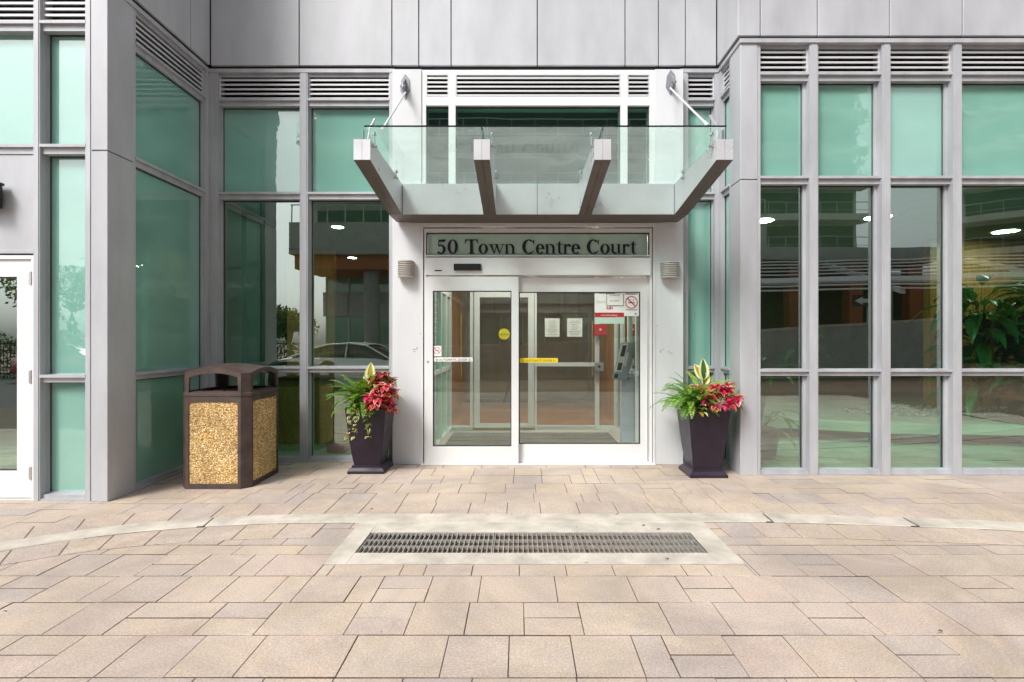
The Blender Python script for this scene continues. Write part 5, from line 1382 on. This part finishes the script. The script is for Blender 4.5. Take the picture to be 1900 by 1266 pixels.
m.prism([(13.98,3.1),(14.3,3.27),(14.3,3.18),(15.2,3.18),(15.2,3.02),(14.3,3.02),(14.3,2.93)],'y',-10.345,-10.335,0); part(m,'arrow_plate',[M_['paper'],M_['ink']],Ar)
Tr=thing('camera_tripod','black tripod standing where the photograph was taken, mirrored in the doors','tripod',(0,-.12,0))
for k in range(3):
    a=R(90+120*k+180); m=MB(); m.tube([(0,-.12,1.18),(.42*math.cos(a),-.12+.42*math.sin(a),0)],[.016,.010],8); part(m,'leg',M_['black'],Tr)
m=MB(); m.tube([(0,-.12,.9),(0,-.12,1.34)],.014,8); m.box(-.05,.05,-.16,-.09,1.32,1.40); part(m,'centre_column',M_['black'],Tr)
# trees and hedge across the way
def tree(x,y,h,cr,label,seed,n=2600,name='broadleaf_tree',yl=.06):
    T_=thing(name,label,'tree',(x,y,0)); random.seed(seed)
    m=MB(); m.tube([(0,0,0),(.05,0,h*.3),(0,.05,h*.55),(.1,0,h*.8)],[.16,.12,.08,.03],8)
    cl=[]
    for i in range(16):
        az=random.uniform(0,6.28); el=random.uniform(-.2,1.3); d=rdir(az,el)*cr*random.uniform(.4,.9); c=Vector((d.x,d.y,h*.62+d.z*.8)); cl.append((c,cr*random.uniform(.28,.5)))
        m.tube([(0,0,h*random.uniform(.3,.6)),c*.6+Vector((0,0,h*.25)),c],[.05,.03,.012],5)
    m.build('trunk',M_['bark'],T_,local=True)
    m=MB()
    for i in range(n):
        c,r=random.choice(cl); d=rdir(random.uniform(0,6.28),random.uniform(-1.5,1.5))*r*random.random()**.4; p=c+d
        s_=random.uniform(.06,.13); a=Vector((random.gauss(0,1),random.gauss(0,1),random.gauss(0,1))).normalized(); b=a.cross(Vector((random.gauss(0,1),random.gauss(0,1),random.gauss(0,1)))).normalized()
        m.add([p-a*s_,p-b*s_*.5,p+a*s_,p+b*s_*.5],[(0,1,2,3)],1 if random.random()<yl else 0)
    m.build('crown',[M_['leaf'],M_['leafy']],T_,local=True)
tree(-11.3,-12.9,3.3,1.1,'bushy green tree with some yellow leaves across the drive, left of the terrace block',61,yl=.35)
tree(-17.5,-14,5.2,2.0,'rounder green tree left of the yellowing tree across the drive',62)
tree(-22,-16,6,2.3,'tallest tree at the far end of the drive',63)
tree(9.3,-11.5,3.2,1.1,'small dark tree behind the ramp wall left of the pergola',64)
tree(22,-13,4.5,1.8,'dark tree at the right end of the pergola',65)
m=MB(); random.seed(5)
for i in range(7000):
    x=random.uniform(-24,-9.8); p=Vector((x,-11.2+random.uniform(-.5,.5),random.uniform(.1,1.6)+.25*math.sin(x*2))); s_=random.uniform(.05,.1)
    a=Vector((random.gauss(0,1),random.gauss(0,1),random.gauss(0,1))).normalized(); b=a.cross(Vector((0,random.gauss(0,1),1))).normalized(); m.add([p-a*s_,p-b*s_*.5,p+a*s_,p+b*s_*.5],[(0,1,2,3)],0)
o=m.build('hedge',M_['leaf']); tag(o,'clipped green hedge along the far side of the drive','hedge',kind='stuff')
Fn=thing('iron_fence','dark iron railing fence along the drive in front of the hedge','fence',(-18,-10.4,0))
m=MB()
for k in range(100): x=-24+k*.14; m.box(x,x+.02,-10.42,-10.4,0,1.4)
part(m,'railing',M_['black'],Fn)
m=MB(); m.box(-24,-9.9,-10.43,-10.39,1.3,1.35); m.box(-24,-9.9,-10.43,-10.39,.15,.2); part(m,'rail',M_['black'],Fn)
